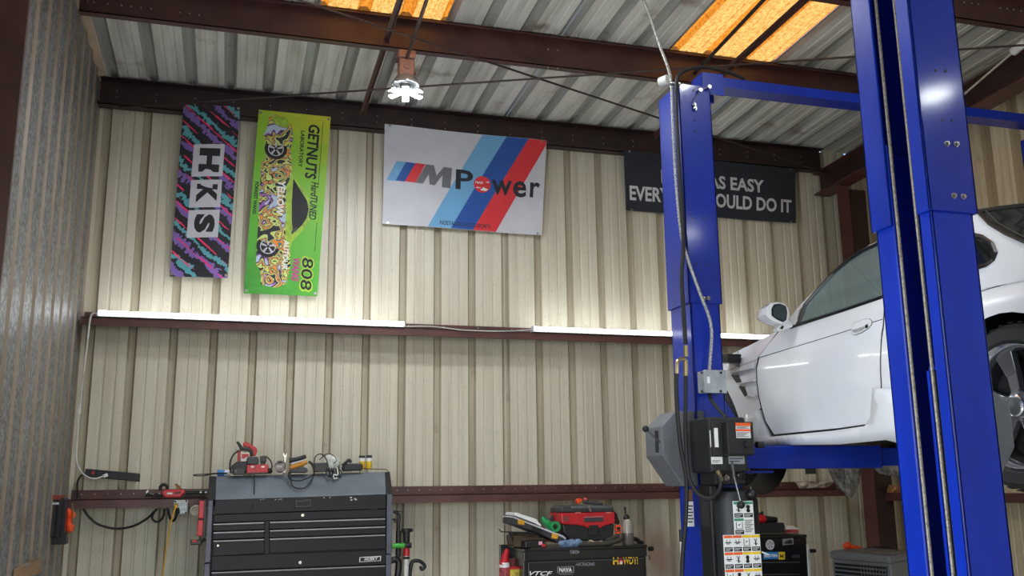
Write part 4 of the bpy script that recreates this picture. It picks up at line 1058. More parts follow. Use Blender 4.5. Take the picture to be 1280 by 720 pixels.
# thin black lanyard sticking out to the left
tag(build('cable_loop', MB().tube(spline([P2(150,500,YT-.03), P2(-30,505,YT-.03), P2(-140,525,YT-.03), P2(-250,532,YT-.03), P2(-300,522,YT-.03), P2(-250,512,YT-.03), P2(-120,508,YT-.03), P2(-20,497,YT-.03), P2(150,494,YT-.03)], 5), .004, 6), M_RUBBER, None, True, loc=P2(-20,500)), 'thin black cable loop poking past the end of the chest lid', 'cable')
# red and black cut-off tool standing on its base
st = thing('stapler', 'red and black power tool standing upright on the chest lid', 'power tool', (P2(330,420,7.56).x, 7.56, topz(300)))
Yb = 7.56
build('body', MB().prism([P2(x, y, Yb) for x, y in ((285,205),(330,190),(330,330),(470,330),(470,350),(285,350))], (0,.06,0)), M_RED, st, False, .004)
build('front_cover', MB().prism([P2(x, y, Yb-.01) for x, y in ((360,95),(400,72),(545,160),(552,200),(525,270),(490,260),(480,190),(440,150),(365,140))], (0,.07,0)), M_RED, st, False, .006)
build('grip', MB().prism([P2(x, y, Yb-.02) for x, y in ((268,78),(292,66),(320,90),(362,150),(450,155),(495,200),(500,260),(460,270),(450,215),(420,195),(320,195),(308,150))], (0,.05,0)), M_BLKPL, st, False, .006)
build('foot', MB().prism([P2(x, y, Yb-.01) for x, y in ((270,345),(480,345),(480,490),(270,490))], (0,.08,0)), M_BLKPL, st, False, .004)
sk = build('label', MB().prism([P2(x, y, Yb-.023) for x, y in ((332,225),(445,222),(442,335),(330,338))], (0,.002,0)), M_WHITE, st)
build('label_print', MB().prism([P2(x, y, Yb-.025) for x, y in ((343,238),(438,236),(436,280),(400,280),(380,300),(343,300))], (0,.002,0)), M_RED, sk)
build('trigger', MB().tube(spline([P2(262,180,Yb-.0), P2(285,196,Yb-.0), P2(310,190,Yb-.0)], 4), .005, 6), M_LGREY, st, True)
build('power_cord', MB().tube(spline([P2(310,195,Yb-.01), P2(240,240,Yb-.02), P2(195,330,Yb-.03), P2(185,420,Yb-.03), P2(190,490,Yb-.03)], 6), .006, 8), M_RUBBER, st, True)
# black battery tool lying at the front
ba = thing('battery_tool', 'black battery tool lying in front of the upright red tool', 'power tool', (P2(290,480).x, 7.44, topz(297)))
build('body', MB().prism([P2(x, y, 7.42) for x, y in ((200,400),(280,340),(420,345),(420,470),(380,500),(190,500))], (0,.07,0)), M_BLKPL, ba, False, .008)
build('battery', MB().prism([P2(x, y, 7.41) for x, y in ((215,430),(390,425),(390,515),(230,520))], (0,.09,0)), M_BLACK, ba, False, .006)
build('trim', MB().prism([P2(x, y, 7.408) for x, y in ((255,445),(275,445),(275,490),(255,490))], (0,.004,0)).prism([P2(x, y, 7.408) for x, y in ((205,440),(218,440),(218,490),(205,490))], (0,.004,0)), M_GREY, ba)['kind'] = 'stuff'
# red twin charger with a battery and a black pack on it
rc = thing('battery_charger', 'red twin battery charger with black packs seated on top', 'charger', (P2(545,490).x, 7.44, topz(321)))
build('body', MB().prism([P2(x, y, 7.41) for x, y in ((408,385),(690,378),(695,420),(695,490),(408,500))], (0,.10,0)), M_RED, rc, False, .005)
build('base', MB().prism([P2(x, y, 7.405) for x, y in ((406,492),(698,482),(698,503),(406,512))], (0,.11,0)), M_BLACK, rc, False, .003)
for x in (485, 625): build('maker_mark', MB().prism([P2(x+a, y, 7.408) for a, y in ((-22,402),(22,400),(22,415),(0,424),(-22,415))], (0,.003,0)), M_WHITE, rc)
build('split_line', MB().prism([P2(x, y, 7.408) for x, y in ((520,400),(526,400),(526,490),(520,490))], (0,.003,0)), M_DGREY, rc)
build('small_pack', MB().prism([P2(x, y, 7.42) for x, y in ((588,270),(670,262),(672,345),(588,350))], (0,.06,0)).prism([P2(x, y, 7.43) for x, y in ((592,345),(660,345),(660,390),(592,390))], (0,.05,0)), M_BLACK, rc, False, .004)
build('slide_pack', MB().prism([P2(x, y, 7.415) for x, y in ((412,295),(440,275),(555,275),(572,300),(572,375),(412,380))], (0,.08,0)), M_DGREY, rc, False, .006)
# clear round magnifier / tape roll
c = P2(852, 412, 7.43); r_ = (P2(945,412,7.43).x-P2(760,412,7.43).x)/2
mg = thing('magnifier', 'round clear plastic tub standing on edge on the chest lid', 'tub', (c.x, 7.43, topz(350)))
build('ring', MB().lathe(c+Vector((0,.02,0)), (0,-1,0), [(r_*.9,0),(r_,0),(r_,.05),(r_*.9,.05),(r_*.9,0)], 28, False), mat('cloudy_plastic', (176, 166, 160), 0.2, 0, 0.1, 20), mg, True)
build('disc', MB().lathe(c+Vector((0,.0,0)), (0,-1,0), [(r_*.9,0),(r_*.88,.012),(r_*.4,.022),(.001,.022)], 28), mat('cloudy_disc', (168, 158, 154), 0.15, 0, 0.2, 30), mg, True)
build('slot', MB().prism([P2(x, y, 7.402) for x, y in ((825,345),(885,343),(880,356),(830,357))], (0,.002,0)).prism([P2(x, y, 7.402) for x, y in ((820,478),(890,476),(880,488),(830,489))], (0,.002,0)), M_INK, mg)['kind'] = 'stuff'
# wrench standing against the wall side
wr = thing('spanner', 'open-ended spanner standing upright behind the clear round tub', 'spanner', (P2(918,400,7.6).x, 7.6, topz(356)))
build('shaft', MB().prism([P2(x, y, 7.60) for x, y in ((905,495),(930,495),(938,270),(908,270))], (0,.008,0)), M_STEELC, wr, False, .002)
build('jaw', MB().prism([P2(x, y, 7.597) for x, y in ((905,290),(890,240),(895,222),(912,232),(915,250),(930,250),(934,226),(944,222),(950,245),(938,290))], (0,.014,0)), M_STEELC, wr, False, .002)
# black charger lead hanging down the slope
tag(build('hanging_lead', MB().tube(spline([P2(508,505,7.40), P2(508,520,7.38), P2(512,600,7.33), P2(508,800,7.24), P2(500,900,7.2), P2(480,990,7.17)], 6), .0045, 6).bar(P2(482,985,7.17), P2(470,1045,7.165), .010, .010, (0,1,0)), M_RUBBER, None, True, loc=P2(508,560,7.38)), 'thin black lead hanging down the sloping lid below the red charger', 'cable')
tag(build('looped_cable', MB().tube(spline([P2(670,275,7.5), P2(720,320,7.5), P2(745,380,7.48), P2(740,440,7.46), P2(700,470,7.46)], 6), .005, 6).sphere(P2(715,465,7.45), .022, 10), M_RUBBER, None, True, loc=P2(720,400,7.48)), 'short black cord curled between the charger and the clear tub', 'cord')
# orange and black multi tools, stacked
mt = thing('multi_tool', 'black and orange hand tool lying on top of another on the chest lid', 'hand tool', (P2(1090,380).x, 7.45, topz(372)))
build('handle', MB().tube(spline([P2(990,425,7.42), P2(1080,395,7.42), P2(1215,345,7.42)], 5), lambda t: .014+.006*math.sin(math.pi*t), 10), M_ORG if False else mat('amber_grip', (206, 140, 36), 0.45), mt, True)
build('body', MB().tube(spline([P2(975,330,7.43), P2(1080,310,7.43), P2(1200,270,7.43)], 5), lambda t: .020-.006*t, 10), M_BLKPL, mt, True)
build('blade', MB().bar(P2(1000,370,7.43), P2(1180,320,7.43), .02, .012, (0,0,1)), M_LGREY, mt)
hs = thing('handheld_sander', 'dark grey rounded hand tool under the orange-handled one', 'hand tool', (P2(1090,460).x, 7.43, topz(372)))
build('body', MB().prism([P2(x, y, 7.40) for x, y in ((985,470),(1010,440),(1160,405),(1215,425),(1225,470),(1200,490),(1000,492))], (0,.08,0)), M_DGREY, hs, False, .010)
build('nozzle', MB().cyl(P2(1205,452,7.43), P2(1228,450,7.43), .012, n=12), M_LGREY, hs, True)
# coiled black cable falling over the slope
tag(build('coiled_cable', MB().tube(spline([P3(145,280,7.40), P3(190,320,7.39), P3(210,380,7.37), P3(190,440,7.34), P3(90,490,7.31), P3(30,505,7.30), P3(-60,490,7.31), P3(-85,440,7.34), P3(-70,395,7.38), P3(-60,470,7.33), P3(-40,560,7.28), P3(30,590,7.26), P3(110,575,7.27), P3(170,500,7.31), P3(205,420,7.36), P3(180,330,7.39), P3(140,290,7.40)], 6), .0048, 6), M_RUBBER, None, True, loc=P3(60,480,7.32)), 'black cable coil drooping over the sloping lid in two loops', 'cable')
# black box with a cable over it
bx = thing('adapter_box', 'black rectangular charger box on the chest lid beside the white bag', 'box', (P3(270,360).x, 7.44, topz(399)))
build('body', MB().prism([P3(x, y, 7.41) for x, y in ((210,325),(355,322),(355,400),(210,404))], (0,.10,0)), M_BLACK, bx, False, .003)
build('top', MB().prism([P3(x, y, 7.408) for x, y in ((205,305),(350,298),(357,324),(208,328))], (0,.10,0)), M_DGREY, bx, False, .003)
tag(build('wire_loop', MB().tube(spline([P3(205,320,7.42), P3(215,240,7.43), P3(265,203,7.44), P3(320,225,7.43), P3(350,290,7.42), P3(365,350,7.40), P3(385,400,7.38)], 6), .0042, 6), M_RUBBER, None, True, loc=P3(270,280,7.43)), 'black wire arching over the black charger box', 'wire')
bg_ = thing('plastic_bag', 'crumpled clear white plastic bag on the chest lid', 'bag', (P3(400,330).x, 7.50, topz(414)))
mb = MB(); mb.sphere((0,0,0), 1, 20, (1,1,1))
cb_ = P3(395, 290, 7.50); rx = (P3(500,290,7.5).x-P3(290,290,7.5).x)/2
vv = []
for p in mb.v:
    k = 1+0.18*math.sin(7*p.x+3*p.z)*math.cos(6*p.y+2*p.x)
    vv.append(cb_+Vector((p.x*rx*k, p.y*.05*k, p.z*.062*k-.012)))
mb.v = vv; build('film', mb, mat('white_film', (214, 216, 208), 0.25, 0, 0.1, 30, (1,1,1), 0.4, 60), bg_, True)
build('bag_wire', MB().tube(spline([P3(260,270,7.44), P3(320,215,7.44), P3(380,200,7.44), P3(440,240,7.44), P3(455,280,7.44), P3(420,310,7.44)], 5), .003, 6), M_INK, bg_, True)
mb = MB()
for k in range(6):
    x0 = 350+k*26; mb.tube(spline([P3(x0, 360, 7.41), P3(x0-10+8*(k % 3), 410, 7.38), P3(x0+20-10*(k % 2), 455+8*(k % 3), 7.35), P3(x0+35, 420, 7.37), P3(x0+15, 380, 7.40)], 4), .0045, 6)
o = tag(build('cable_bundle', mb, M_RUBBER, None, True, loc=P3(410,420,7.38)), 'tangled bundle of black and white leads hanging below the plastic bag', 'cables')
tag(o, kind='stuff')
tag(build('white_lead', MB().tube(spline([P3(455,340,7.40), P3(470,400,7.37), P3(465,440,7.35), P3(425,435,7.35), P3(430,480,7.33), P3(465,470,7.33)], 5), .004, 6), M_WPL, None, True, loc=P3(455,420,7.37)), 'short white lead hanging from the cable tangle on the lid', 'cable')
pc_ = thing('tool_pouch', 'black soft zip case at the far end of the chest lid', 'case', (P3(640,360).x, 7.45, topz(443)))
build('case', MB().prism([P3(x, y, 7.42) for x, y in ((525,350),(560,310),(740,308),(755,330),(752,385),(530,398))], (0,.09,0)), M_BLKPL, pc_, False, .010)
build('handle', MB().tube(spline([P3(520,335,7.44), P3(560,300,7.44), P3(595,272,7.45), P3(620,300,7.45)], 5), .012, 8), M_BLACK, pc_, True)
for k, (x0, x1, yy_) in enumerate(((706, 778, 222), (786, 856, 218))):
    bt = thing('glue_bottle', ('yellow topped-off bottle beside the black zip case' if k == 0 else 'yellow bottle at the very end of the row on the chest lid'), 'bottle', (P3((x0+x1)/2, 370).x, 7.55, topz(456)), 'yellow bottles on the chest')
    xm = (x0+x1)/2; zb = P3(xm, 372, 7.55).z; z_a = P3(xm, 285, 7.55).z; z_b = P3(xm, 248, 7.55).z; z_c = P3(xm, yy_, 7.55).z; rr = (P3(x1,300,7.55).x-P3(x0,300,7.55).x)/2*.94; X_ = P3(xm,300,7.55).x
    build('body', MB().lathe((X_,7.55,0), (0,0,1), [(rr*.9,zb-.004),(rr,zb),(rr,z_a)], 20), M_YEL, bt, True)
    build('shoulder', MB().lathe((X_,7.55,0), (0,0,1), [(rr,z_a),(rr,z_b)], 20), M_WHITE, bt, True)
    build('cap', MB().lathe((X_,7.55,0), (0,0,1), [(rr*1.03,z_b),(rr*1.03,z_c),(rr*.8,z_c+.002)], 20), M_DGREY, bt, True)
tag(build('thin_wire', MB().tube(spline([P3(760,366,7.45), P3(850,372,7.44), P3(960,374,7.44), P3(1010,376,7.44), P3(1030,392,7.43)], 5), .003, 6), M_INK, None, True, loc=P3(900,372,7.44)), 'thin black wire lying along the end of the chest lid', 'wire')

# things hung beside the big chest
def z4(a, b): return (160+a*130/936, 590+b*100/720)
def P4(a, b, Y): return at(*z4(a, b), Y=Y)
lv = thing('red_case', 'narrow red case hanging at the end of the big black chest', 'case', P4(655, 420, 7.24))
build('upper_shell', MB().prism([P4(x, y, 7.20) for x, y in ((640,255),(690,260),(680,420),(630,418))], (0,.06,0)), M_RED, lv, False, .005)
build('lower_shell', MB().prism([P4(x, y, 7.20) for x, y in ((628,432),(680,432),(672,578),(620,576))], (0,.06,0)), M_RED, lv, False, .005)
build('joint', MB().prism([P4(x, y, 7.205) for x, y in ((632,416),(682,416),(682,434),(630,434))], (0,.05,0)), M_INK, lv)
build('side', MB().prism([P4(x, y, 7.203) for x, y in ((683,256),(706,250),(696,580),(672,580))], (0,.07,0)), M_DGREY, lv, False, .003)
rk = thing('black_tool_rest', 'small black and red clamp jutting out below the red case', 'clamp', P4(620, 630, 7.2))
build('jaw', MB().prism([P4(x, y, 7.19) for x, y in ((560,612),(655,612),(662,655),(562,660))], (0,.06,0)), M_BLACK, rk, False, .006)
build('insert', MB().prism([P4(x, y, 7.186) for x, y in ((575,612),(620,610),(618,632),(574,634))], (0,.01,0)), M_RED, rk, False, .003)
build('arm', MB().tube([P4(650,640,7.22), P4(675,615,7.22), P4(695,600,7.22)], .012, 8), M_BLACK, rk, True)
c = P4(610, 345, 7.45); rd_ = tag(build('round_cap', MB().lathe(c, (0,-1,0), [(.025,0),(.038,.01),(.038,.05),(.030,.052),(.028,.02)], 18), mat('dull_white', (196,188,170), 0.5), None, True, loc=c), 'small off-white round cap hanging behind the red case', 'cap')
# red tool lying on the lower girt
gt = thing('pruning_tool', 'red handled tool lying on the lower girt above the socket box', 'tool', P4(410, 200, 7.62))
build('grip', MB().prism([P4(x, y, 7.58) for x, y in ((300,175),(330,158),(510,158),(515,182),(470,232),(330,228),(305,200))], (0,.05,0)), M_RED, gt, False, .010)
build('finger_hole', MB().prism([P4(x, y, 7.576) for x, y in ((415,180),(470,172),(478,186),(450,200),(418,196))], (0,.004,0)), mat('deep_red', (110,14,22), 0.5), gt)
build('shaft', MB().cyl(P4(515,185,7.61), P4(720,180,7.61), .012, n=10).cyl(P4(500,215,7.61), P4(700,214,7.61), .010, n=10), M_BLACK, gt, True)
build('ferrule', MB().cyl(P4(645,183,7.61), P4(665,182.5,7.61), .013, n=10).cyl(P4(690,182,7.61), P4(712,181.5,7.61), .013, n=10), M_STEELC, gt, True)
build('maker_mark', MB().prism([P4(x, y, 7.577) for x, y in ((352,186),(400,186),(398,200),(352,198))], (0,.003,0)), M_WHITE, gt)
hk = thing('black_clamps', 'tangle of black spring clamps beside the red handled tool on the girt', 'clamps', P4(230, 210, 7.62)); hk['kind'] = 'stuff'
mb = MB()
for k in range(5):
    mb.tube(spline([P4(160+k*24, 225-8*(k % 2), 7.6), P4(190+k*24, 195+10*(k % 3), 7.6), P4(235+k*16, 222, 7.61), P4(280+k*6, 205+6*k, 7.61)], 4), .010, 8)
build('jaws', mb, M_BLACK, hk, True)
lp = MB().tube(spline([P4(295,165,7.66), P4(292,135,7.66), P4(320,112,7.66), P4(352,130,7.66), P4(350,160,7.66)], 6), .012, 8)
tag(build('cable_tie_loop', lp, M_RUBBER, None, True, loc=P4(320,130,7.66)), 'black cable loop standing up behind the red handled tool', 'cable')
tag(build('dry_leaf', MB().prism([P4(x, y, 7.7) for x, y in ((420,110),(435,102),(470,130),(492,155),(440,150))], (0,.006,0)), mat('dry_brown', (150,106,56), 0.7), None, loc=P4(450,130,7.7)), 'scrap of dry brown card stuck on the girt', 'scrap')
tag(build('paper_scrap', MB().prism([P4(x, y, 7.7) for x, y in ((158,180),(180,160),(186,170),(172,195))], (0,.004,0)), M_WHITE, None, loc=P4(170,180,7.7)), 'torn white paper scrap on the girt near the black clamps', 'scrap')
# double socket box
so = thing('socket_box', 'white four-way socket box screwed to the lower girt', 'socket', P4(475, 315, 7.68))
build('plate', MB().prism([P4(x, y, 7.67) for x, y in ((412,252),(540,252),(536,380),(436,380),(412,300))], (0,.03,0)), M_WPL, so, False, .004)
for zx, zy in ((498,293),(498,342),(440,300)):
    c = P4(zx, zy, 7.668); fc = build('outlet', MB().cyl(c, c+Vector((0,-.003,0)), .022, n=18), M_LGREY, so)
    build('slots', MB().box(c.x-.010, c.x-.006, 7.662, 7.666, c.z-.004, c.z+.008).box(c.x+.006, c.x+.010, 7.662, 7.666, c.z-.004, c.z+.008), M_INK, fc)['kind'] = 'stuff'
for zx, zy in ((425,265),(525,262),(520,370)):
    c = P4(zx, zy, 7.669); build('corner_screw', MB().cyl(c, c+Vector((0,-.003,0)), .008, n=8), M_DGREY, so)
yc = thing('extension_cord', 'yellow cord plugged into the socket box and hanging to the floor', 'cord', P4(440, 300, 7.64))
e0, e1, e2 = P4(440,298,7.65), at(206, 690, Y=7.62), at(198, 760, Y=7.60)
build('wire', MB().tube(spline([P4(440,300,7.645), P4(420,340,7.63), P4(385,460,7.62), P4(355,620,7.62), P4(340,720,7.62), at(199,760,Y=7.60), at(190,900,Y=7.55)], 6), .0055, 8), mat('cord_yellow', (224, 172, 44), 0.5), yc, True)
build('plug', MB().bar(P4(432,298,7.665), P4(432,312,7.63), .024, .03, (0,0,1)), mat('plug_yellow', (226, 178, 40), 0.45), yc, False, .006)
tag(build('black_plug_lead', MB().tube(spline([P4(448,350,7.64), P4(440,375,7.63), P4(425,420,7.65), P4(405,440,7.68), P4(380,415,7.70), P4(365,360,7.71), P4(358,325,7.72)], 6), .009, 8).bar(P4(445,338,7.66), P4(445,360,7.64), .03, .034, (0,1,0)), M_RUBBER, None, True, loc=P4(400,400,7.66)), 'black plug and lead drooping below the white socket box', 'cord')
tag(build('hanging_cable', MB().tube(spline([at(104,636,Y=7.72), at(111,646,Y=7.73), at(122,655,Y=7.74), at(138,660,Y=7.75), at(152,660.5,Y=7.75), at(168,657,Y=7.74), at(184,648,Y=7.73), at(193,639,Y=7.72)], 6), .0085, 8), M_RUBBER, None, True, loc=at(150,655,Y=7.74)), 'long black cable sagging in a shallow loop under the lower girt', 'cable')
tag(build('cable_loop', MB().tube(spline([P4(262,330,7.72), P4(232,370,7.73), P4(218,415,7.74), P4(245,445,7.74), P4(285,440,7.74), P4(320,395,7.73), P4(328,332,7.72)], 6), .0085, 8), M_RUBBER, None, True, loc=P4(270,400,7.74)), 'round black cable loop below the girt, next to the sagging cable', 'cable')

# black parts box hung in the corner, orange webbing spilling out
def z5(a, b): return (a*260/1170, 560+b*160/720)
def P5(a, b, Y): return at(*z5(a, b), Y=Y)
pb = thing('parts_box', 'glossy black parts box with red lid edge hung on the grey ribbed wall', 'box', P5(310, 390, 7.3))
gl = mat('gloss_black', (18, 20, 28), 0.18, 0, 0.1, 8, coat=0.3)
build('body', MB().prism([P5(x, y, 7.28) for x, y in ((250,500),(338,505),(358,280),(262,278))], (.0,.16,0)), gl, pb, False, .004)
build('side', MB().prism([P5(x, y, 7.275) for x, y in ((338,505),(362,470),(374,292),(356,278))], (.0,.16,0)), mat('box_side', (30,30,44), 0.25, 0, 0.1), pb, False, .003)
build('lid_edge', MB().prism([P5(x, y, 7.272) for x, y in ((262,290),(342,292),(344,266),(266,264))], (.0,.16,0)), mat('box_red', (150, 54, 44), 0.4), pb, False, .003)
build('label', MB().prism([P5(x, y, 7.274) for x, y in ((292,306),(332,306),(332,318),(292,318))], (0,.003,0)), M_PALE, pb)
mb = MB(); q0, q1 = P5(330, 478, 7.272), P5(340, 392, 7.272); letters(mb, 'MOTOR KIT', lambda a, b: q0.lerp(q1, a)+Vector((b-.008,-.001,0)), 0, 1, -.008, .006, .03)
bb = tag(build('lower_box', MB().prism([P5(x, y, 7.36) for x, y in ((285,545),(370,543),(372,470),(285,480))], (.0,.12,0)), M_BLACK, None, False, .004, loc=P5(325,510,7.4)), 'smaller black box just below the glossy parts box', 'box')
ow = thing('orange_webbing', 'crumpled bright orange webbing hanging out beside the parts box', 'webbing', P5(388, 400, 7.42))
mb = MB()
for k in range(7):
    x0 = 372+5*k; mb.tube(spline([P5(x0, 330+6*k, 7.40+.006*k), P5(x0+14-9*(k % 3), 380, 7.39+.006*k), P5(x0-6+10*(k % 2), 430, 7.40), P5(x0+6*(k % 3), 470-12*(k % 3), 7.41)], 4), lambda t: .010+.006*math.sin(9*t), 6)
build('strap', mb, M_HOTO, ow, True)
tag(build('tan_cord', MB().tube(spline([P5(405,310,7.40), P5(410,380,7.40), P5(400,450,7.40), P5(375,500,7.40), P5(368,540,7.40)], 5), .005, 6), mat('tan_cord', (150,116,76), 0.6), None, True, loc=P5(400,420,7.4)), 'tan cord hanging behind the orange webbing', 'cord')
# plywood scrap on the grey wall
q = [at(x, y, X=XL+.006) for x, y in ((15, 730), (49, 715), (49, 698), (32, 704), (17, 712))]
pl = thing('plywood_scrap', 'scrap of bare plywood fixed low on the grey ribbed wall', 'board', q[2])
build('board', MB().prism(q, (.012,0,0)), mat('plywood', (166, 132, 98), 0.65, 0, 0.12, 12, (1,1,4)), pl)
for px, py in ((31,708),(33,706)):
    c = at(px, py, X=XL+.018); build('nail', MB().cyl(c, c+Vector((.02,0,.004)), .006, n=8), M_ZINC, pl)
# ------------------------------------------------------------------ second tool chest, cart and the things on them
def pp(pts, f, Y): return [at(*f(x, y), Y=Y) for x, y in pts]
def slabp(pts, f, Y, d): return MB().prism(pp(pts, f, Y), (0, d, 0))
def z6(a, b): return (615+a/7.2, 620+b/7.2)
def z7(a, b): return (690+a*130/1101, 615+b*85/720)
def z8(a, b): return (480+a/6.55, 610+b/6.55)
def z9(a, b): return (900+a/6, 600+b/6)
def z10(a, b): return (1020+a*130/1280, 660+b*60/591)
YC = 6.95
M_CH2 = mat('chest_gloss_black', (20, 21, 26), 0.25, 0, 0.1, 6, coat=0.2)
fl, fr_ = at(655, 686.5, Y=YC), at(808, 681, Y=YC)
zt = (fl.z+fr_.z)/2
c2 = thing('tool_chest', 'black tool chest covered in stickers with a red wet vacuum on top', 'tool chest', ((fl.x+fr_.x)/2, 7.2, 0))
def tlt(x): return fl.z+(fr_.z-fl.z)*(x-fl.x)/(fr_.x-fl.x)
def tbox(mb, x0, x1, y0, y1, z0, z1):
    """a box that leans with the chest (z measured below its top edge)"""
    v = [(x0,y0,tlt(x0)-z0),(x1,y0,tlt(x1)-z0),(x1,y1,tlt(x1)-z0),(x0,y1,tlt(x0)-z0),(x0,y0,tlt(x0)-z1),(x1,y0,tlt(x1)-z1),(x1,y1,tlt(x1)-z1),(x0,y1,tlt(x0)-z1)]
    return mb.add(v, [(0,1,2,3),(4,7,6,5),(0,4,5,1),(1,5,6,2),(2,6,7,3),(3,7,4,0)])
build('carcass', tbox(MB(), fl.x, fr_.x, YC+.02, YC+.46, .02, 1.05), M_CH2, c2, False, .004)
build('top_tray', tbox(MB(), fl.x-.005, fr_.x+.005, YC-.005, YC+.465, 0, .02), M_CH2, c2, False, .004)
lidf = build('lid_front', tbox(MB(), fl.x, fr_.x, YC-.004, YC+.02, .02, .085), M_CH2, c2, False, .003)
b0, b1 = at(712, 692.3, Y=YC-.006), at(724, 692, Y=YC-.006); mb = MB(); letters(mb, 'YUKON', lambda a, b: b0.lerp(b1, a)+Vector((0,0,b)), 0, 1, 0, .026, .03)
build('badge_lettering', mb, M_LGREY, lidf)
for z0, z1_ in ((.092,.235),(.243,.40),(.408,.57),(.578,.8)):
    d = build('drawer', tbox(MB(), fl.x+.03, fr_.x-.03, YC-.006, YC+.02, z0, z1_), M_CH2, c2, False, .003)
    build('pull_edge', tbox(MB(), fl.x+.035, fr_.x-.035, YC-.012, YC-.004, z0+.002, z0+.010), M_DGREY, d)
def on2(px0, py0, px1, py1, s, m, name, bold=.02, shear=0, Y=YC-.008):
    a_, b_ = at(px0, py1, Y=Y), at(px1, py1, Y=Y); h_ = at(px0, py0, Y=Y).z-a_.z
    mb = MB(); letters(mb, s, lambda a, b: a_.lerp(b_, a)+Vector((0,0,b*h_)), 0, 1, 0, 1, bold, shear)
    return build(name, mb, m, c2)
on2(662, 714, 691, 719.5, 'VTCF', M_WHITE, 'sticker_lettering', .02, .4)
on2(719.5, 703, 743.5, 707.3, 'ABCRACING', M_LGREY, 'sticker_lettering', .01, .3)
on2(766.5, 696.5, 773.5, 705.8, 'H', M_YEL, 'sticker_lettering', .025); on2(779, 696, 797.5, 705.3, 'WDY!', M_YEL, 'sticker_lettering', .025)
c = at(776, 701.5, Y=YC-.008); build('sticker_emblem', MB().ngon([c+Vector((.022*math.cos(k*math.pi/8), 0, .026*math.sin(k*math.pi/8))) for k in range(16)]), M_RED, c2)
build('sticker_emblem', MB().ngon([c+Vector((x_,-.001,z_)) for x_, z_ in ((-.010,-.022),(.012,-.022),(.010,.004),(-.006,.0))]), M_WHITE, c2)
fa = [at(x, y, Y=YC-.007) for x, y in ((697,716.2),(717,715.5),(717,708),(697,708.6))]
mb = MB()
for i in range(4): mb.bar(fa[i], fa[(i+1)%4], .001, .005, (0,1,0))
build('sticker_frame', mb, M_WHITE, c2)
on2(699, 709.5, 715, 715, 'NAVA', M_WHITE, 'sticker_lettering', .03); on2(698, 717, 716, 718.6, 'WORKSHOPS', M_LGREY, 'sticker_lettering', .01)
build('side_shelf', MB().box(fl.x-.12, fl.x, YC+.02, YC+.40, zt-.30, zt-.28), M_CH2, c2, False, .003)
build('side_panel', MB().box(fl.x-.07, fl.x, YC+.40, YC+.44, zt-.30, zt+.01), M_CH2, c2, False, .003)
kn = at(811, 686, Y=7.0); build('side_handle', MB().cyl(kn, kn+Vector((.035,0,.0)), .018, n=14).tube(spline([at(811,694,Y=7.0), at(812.5,698,Y=7.0), at(811,700,Y=7.0)], 4), .004, 6), M_BLACK, c2, True)
# red spray bottle and sticker-covered can on the side shelf
rb = at(630.5, 700, Y=7.12)
rs = thing('spray_bottle', 'red topped bottle with white label standing against the sticker-covered chest', 'bottle', (rb.x, 7.12, zt-.28))
build('body', MB().lathe((rb.x, 7.12, 0), (0,0,1), [(.030,zt-.28),(.040,zt-.27),(.040,at(630,707,Y=7.12).z),(.036,at(630,703,Y=7.12).z)], 20), M_WHITE, rs, True)
build('label', MB().lathe((rb.x, 7.12, 0), (0,0,1), [(.0405,zt-.26),(.0405,at(630,709,Y=7.12).z)], 20, False), mat('pink_label', (200,80,90), 0.5, 0, .4, 40), rs, True)
build('head', MB().tube(spline([at(630,706,Y=7.12), at(631,698,Y=7.12), at(633,690,Y=7.12), at(635,687,Y=7.12)], 5), lambda t: .038-.024*t, 14), M_RED, rs, True)
yb = at(646, 714, Y=7.10)
yt_ = thing('yellow_tin', 'yellow and red printed tin on the side shelf of the stickered chest', 'tin', (yb.x, 7.1, zt-.28))
build('body', MB().box(at(638,714,Y=7.08).x, at(653,714,Y=7.08).x, 7.08, 7.18, zt-.28, at(646,711,Y=7.08).z), mat('tin_yellow', (214,190,70), 0.4, 0, .3, 30), yt_, False, .003)
build('top_band', MB().box(at(638,712,Y=7.079).x, at(653,712,Y=7.079).x, 7.078, 7.182, at(646,711.5,Y=7.08).z, at(646,709,Y=7.08).z), M_RED, yt_, False, .003)
gb = at(650.5, 702, Y=7.16); tag(build('clear_bottle', MB().lathe((gb.x,7.16,0), (0,0,1), [(.018,at(650,708.5,Y=7.16).z),(.020,at(650,703,Y=7.16).z),(.008,at(650,699,Y=7.16).z),(.007,at(650,696,Y=7.16).z)], 14), mat('bottle_grey', (130,140,140), .15), None, True, loc=(gb.x,7.16,at(650,708.5,Y=7.16).z)), 'small grey bottle behind the yellow tin', 'bottle')
gb = at(642.5, 702, Y=7.2); tag(build('small_packet', MB().box(gb.x-.035, gb.x+.03, 7.2, 7.22, at(642,709,Y=7.2).z, at(642,698,Y=7.2).z), mat('packet_red', (150,70,70), .5, 0, .4, 50), None, False, .003, loc=gb), 'small red and grey packet behind the yellow tin', 'packet')
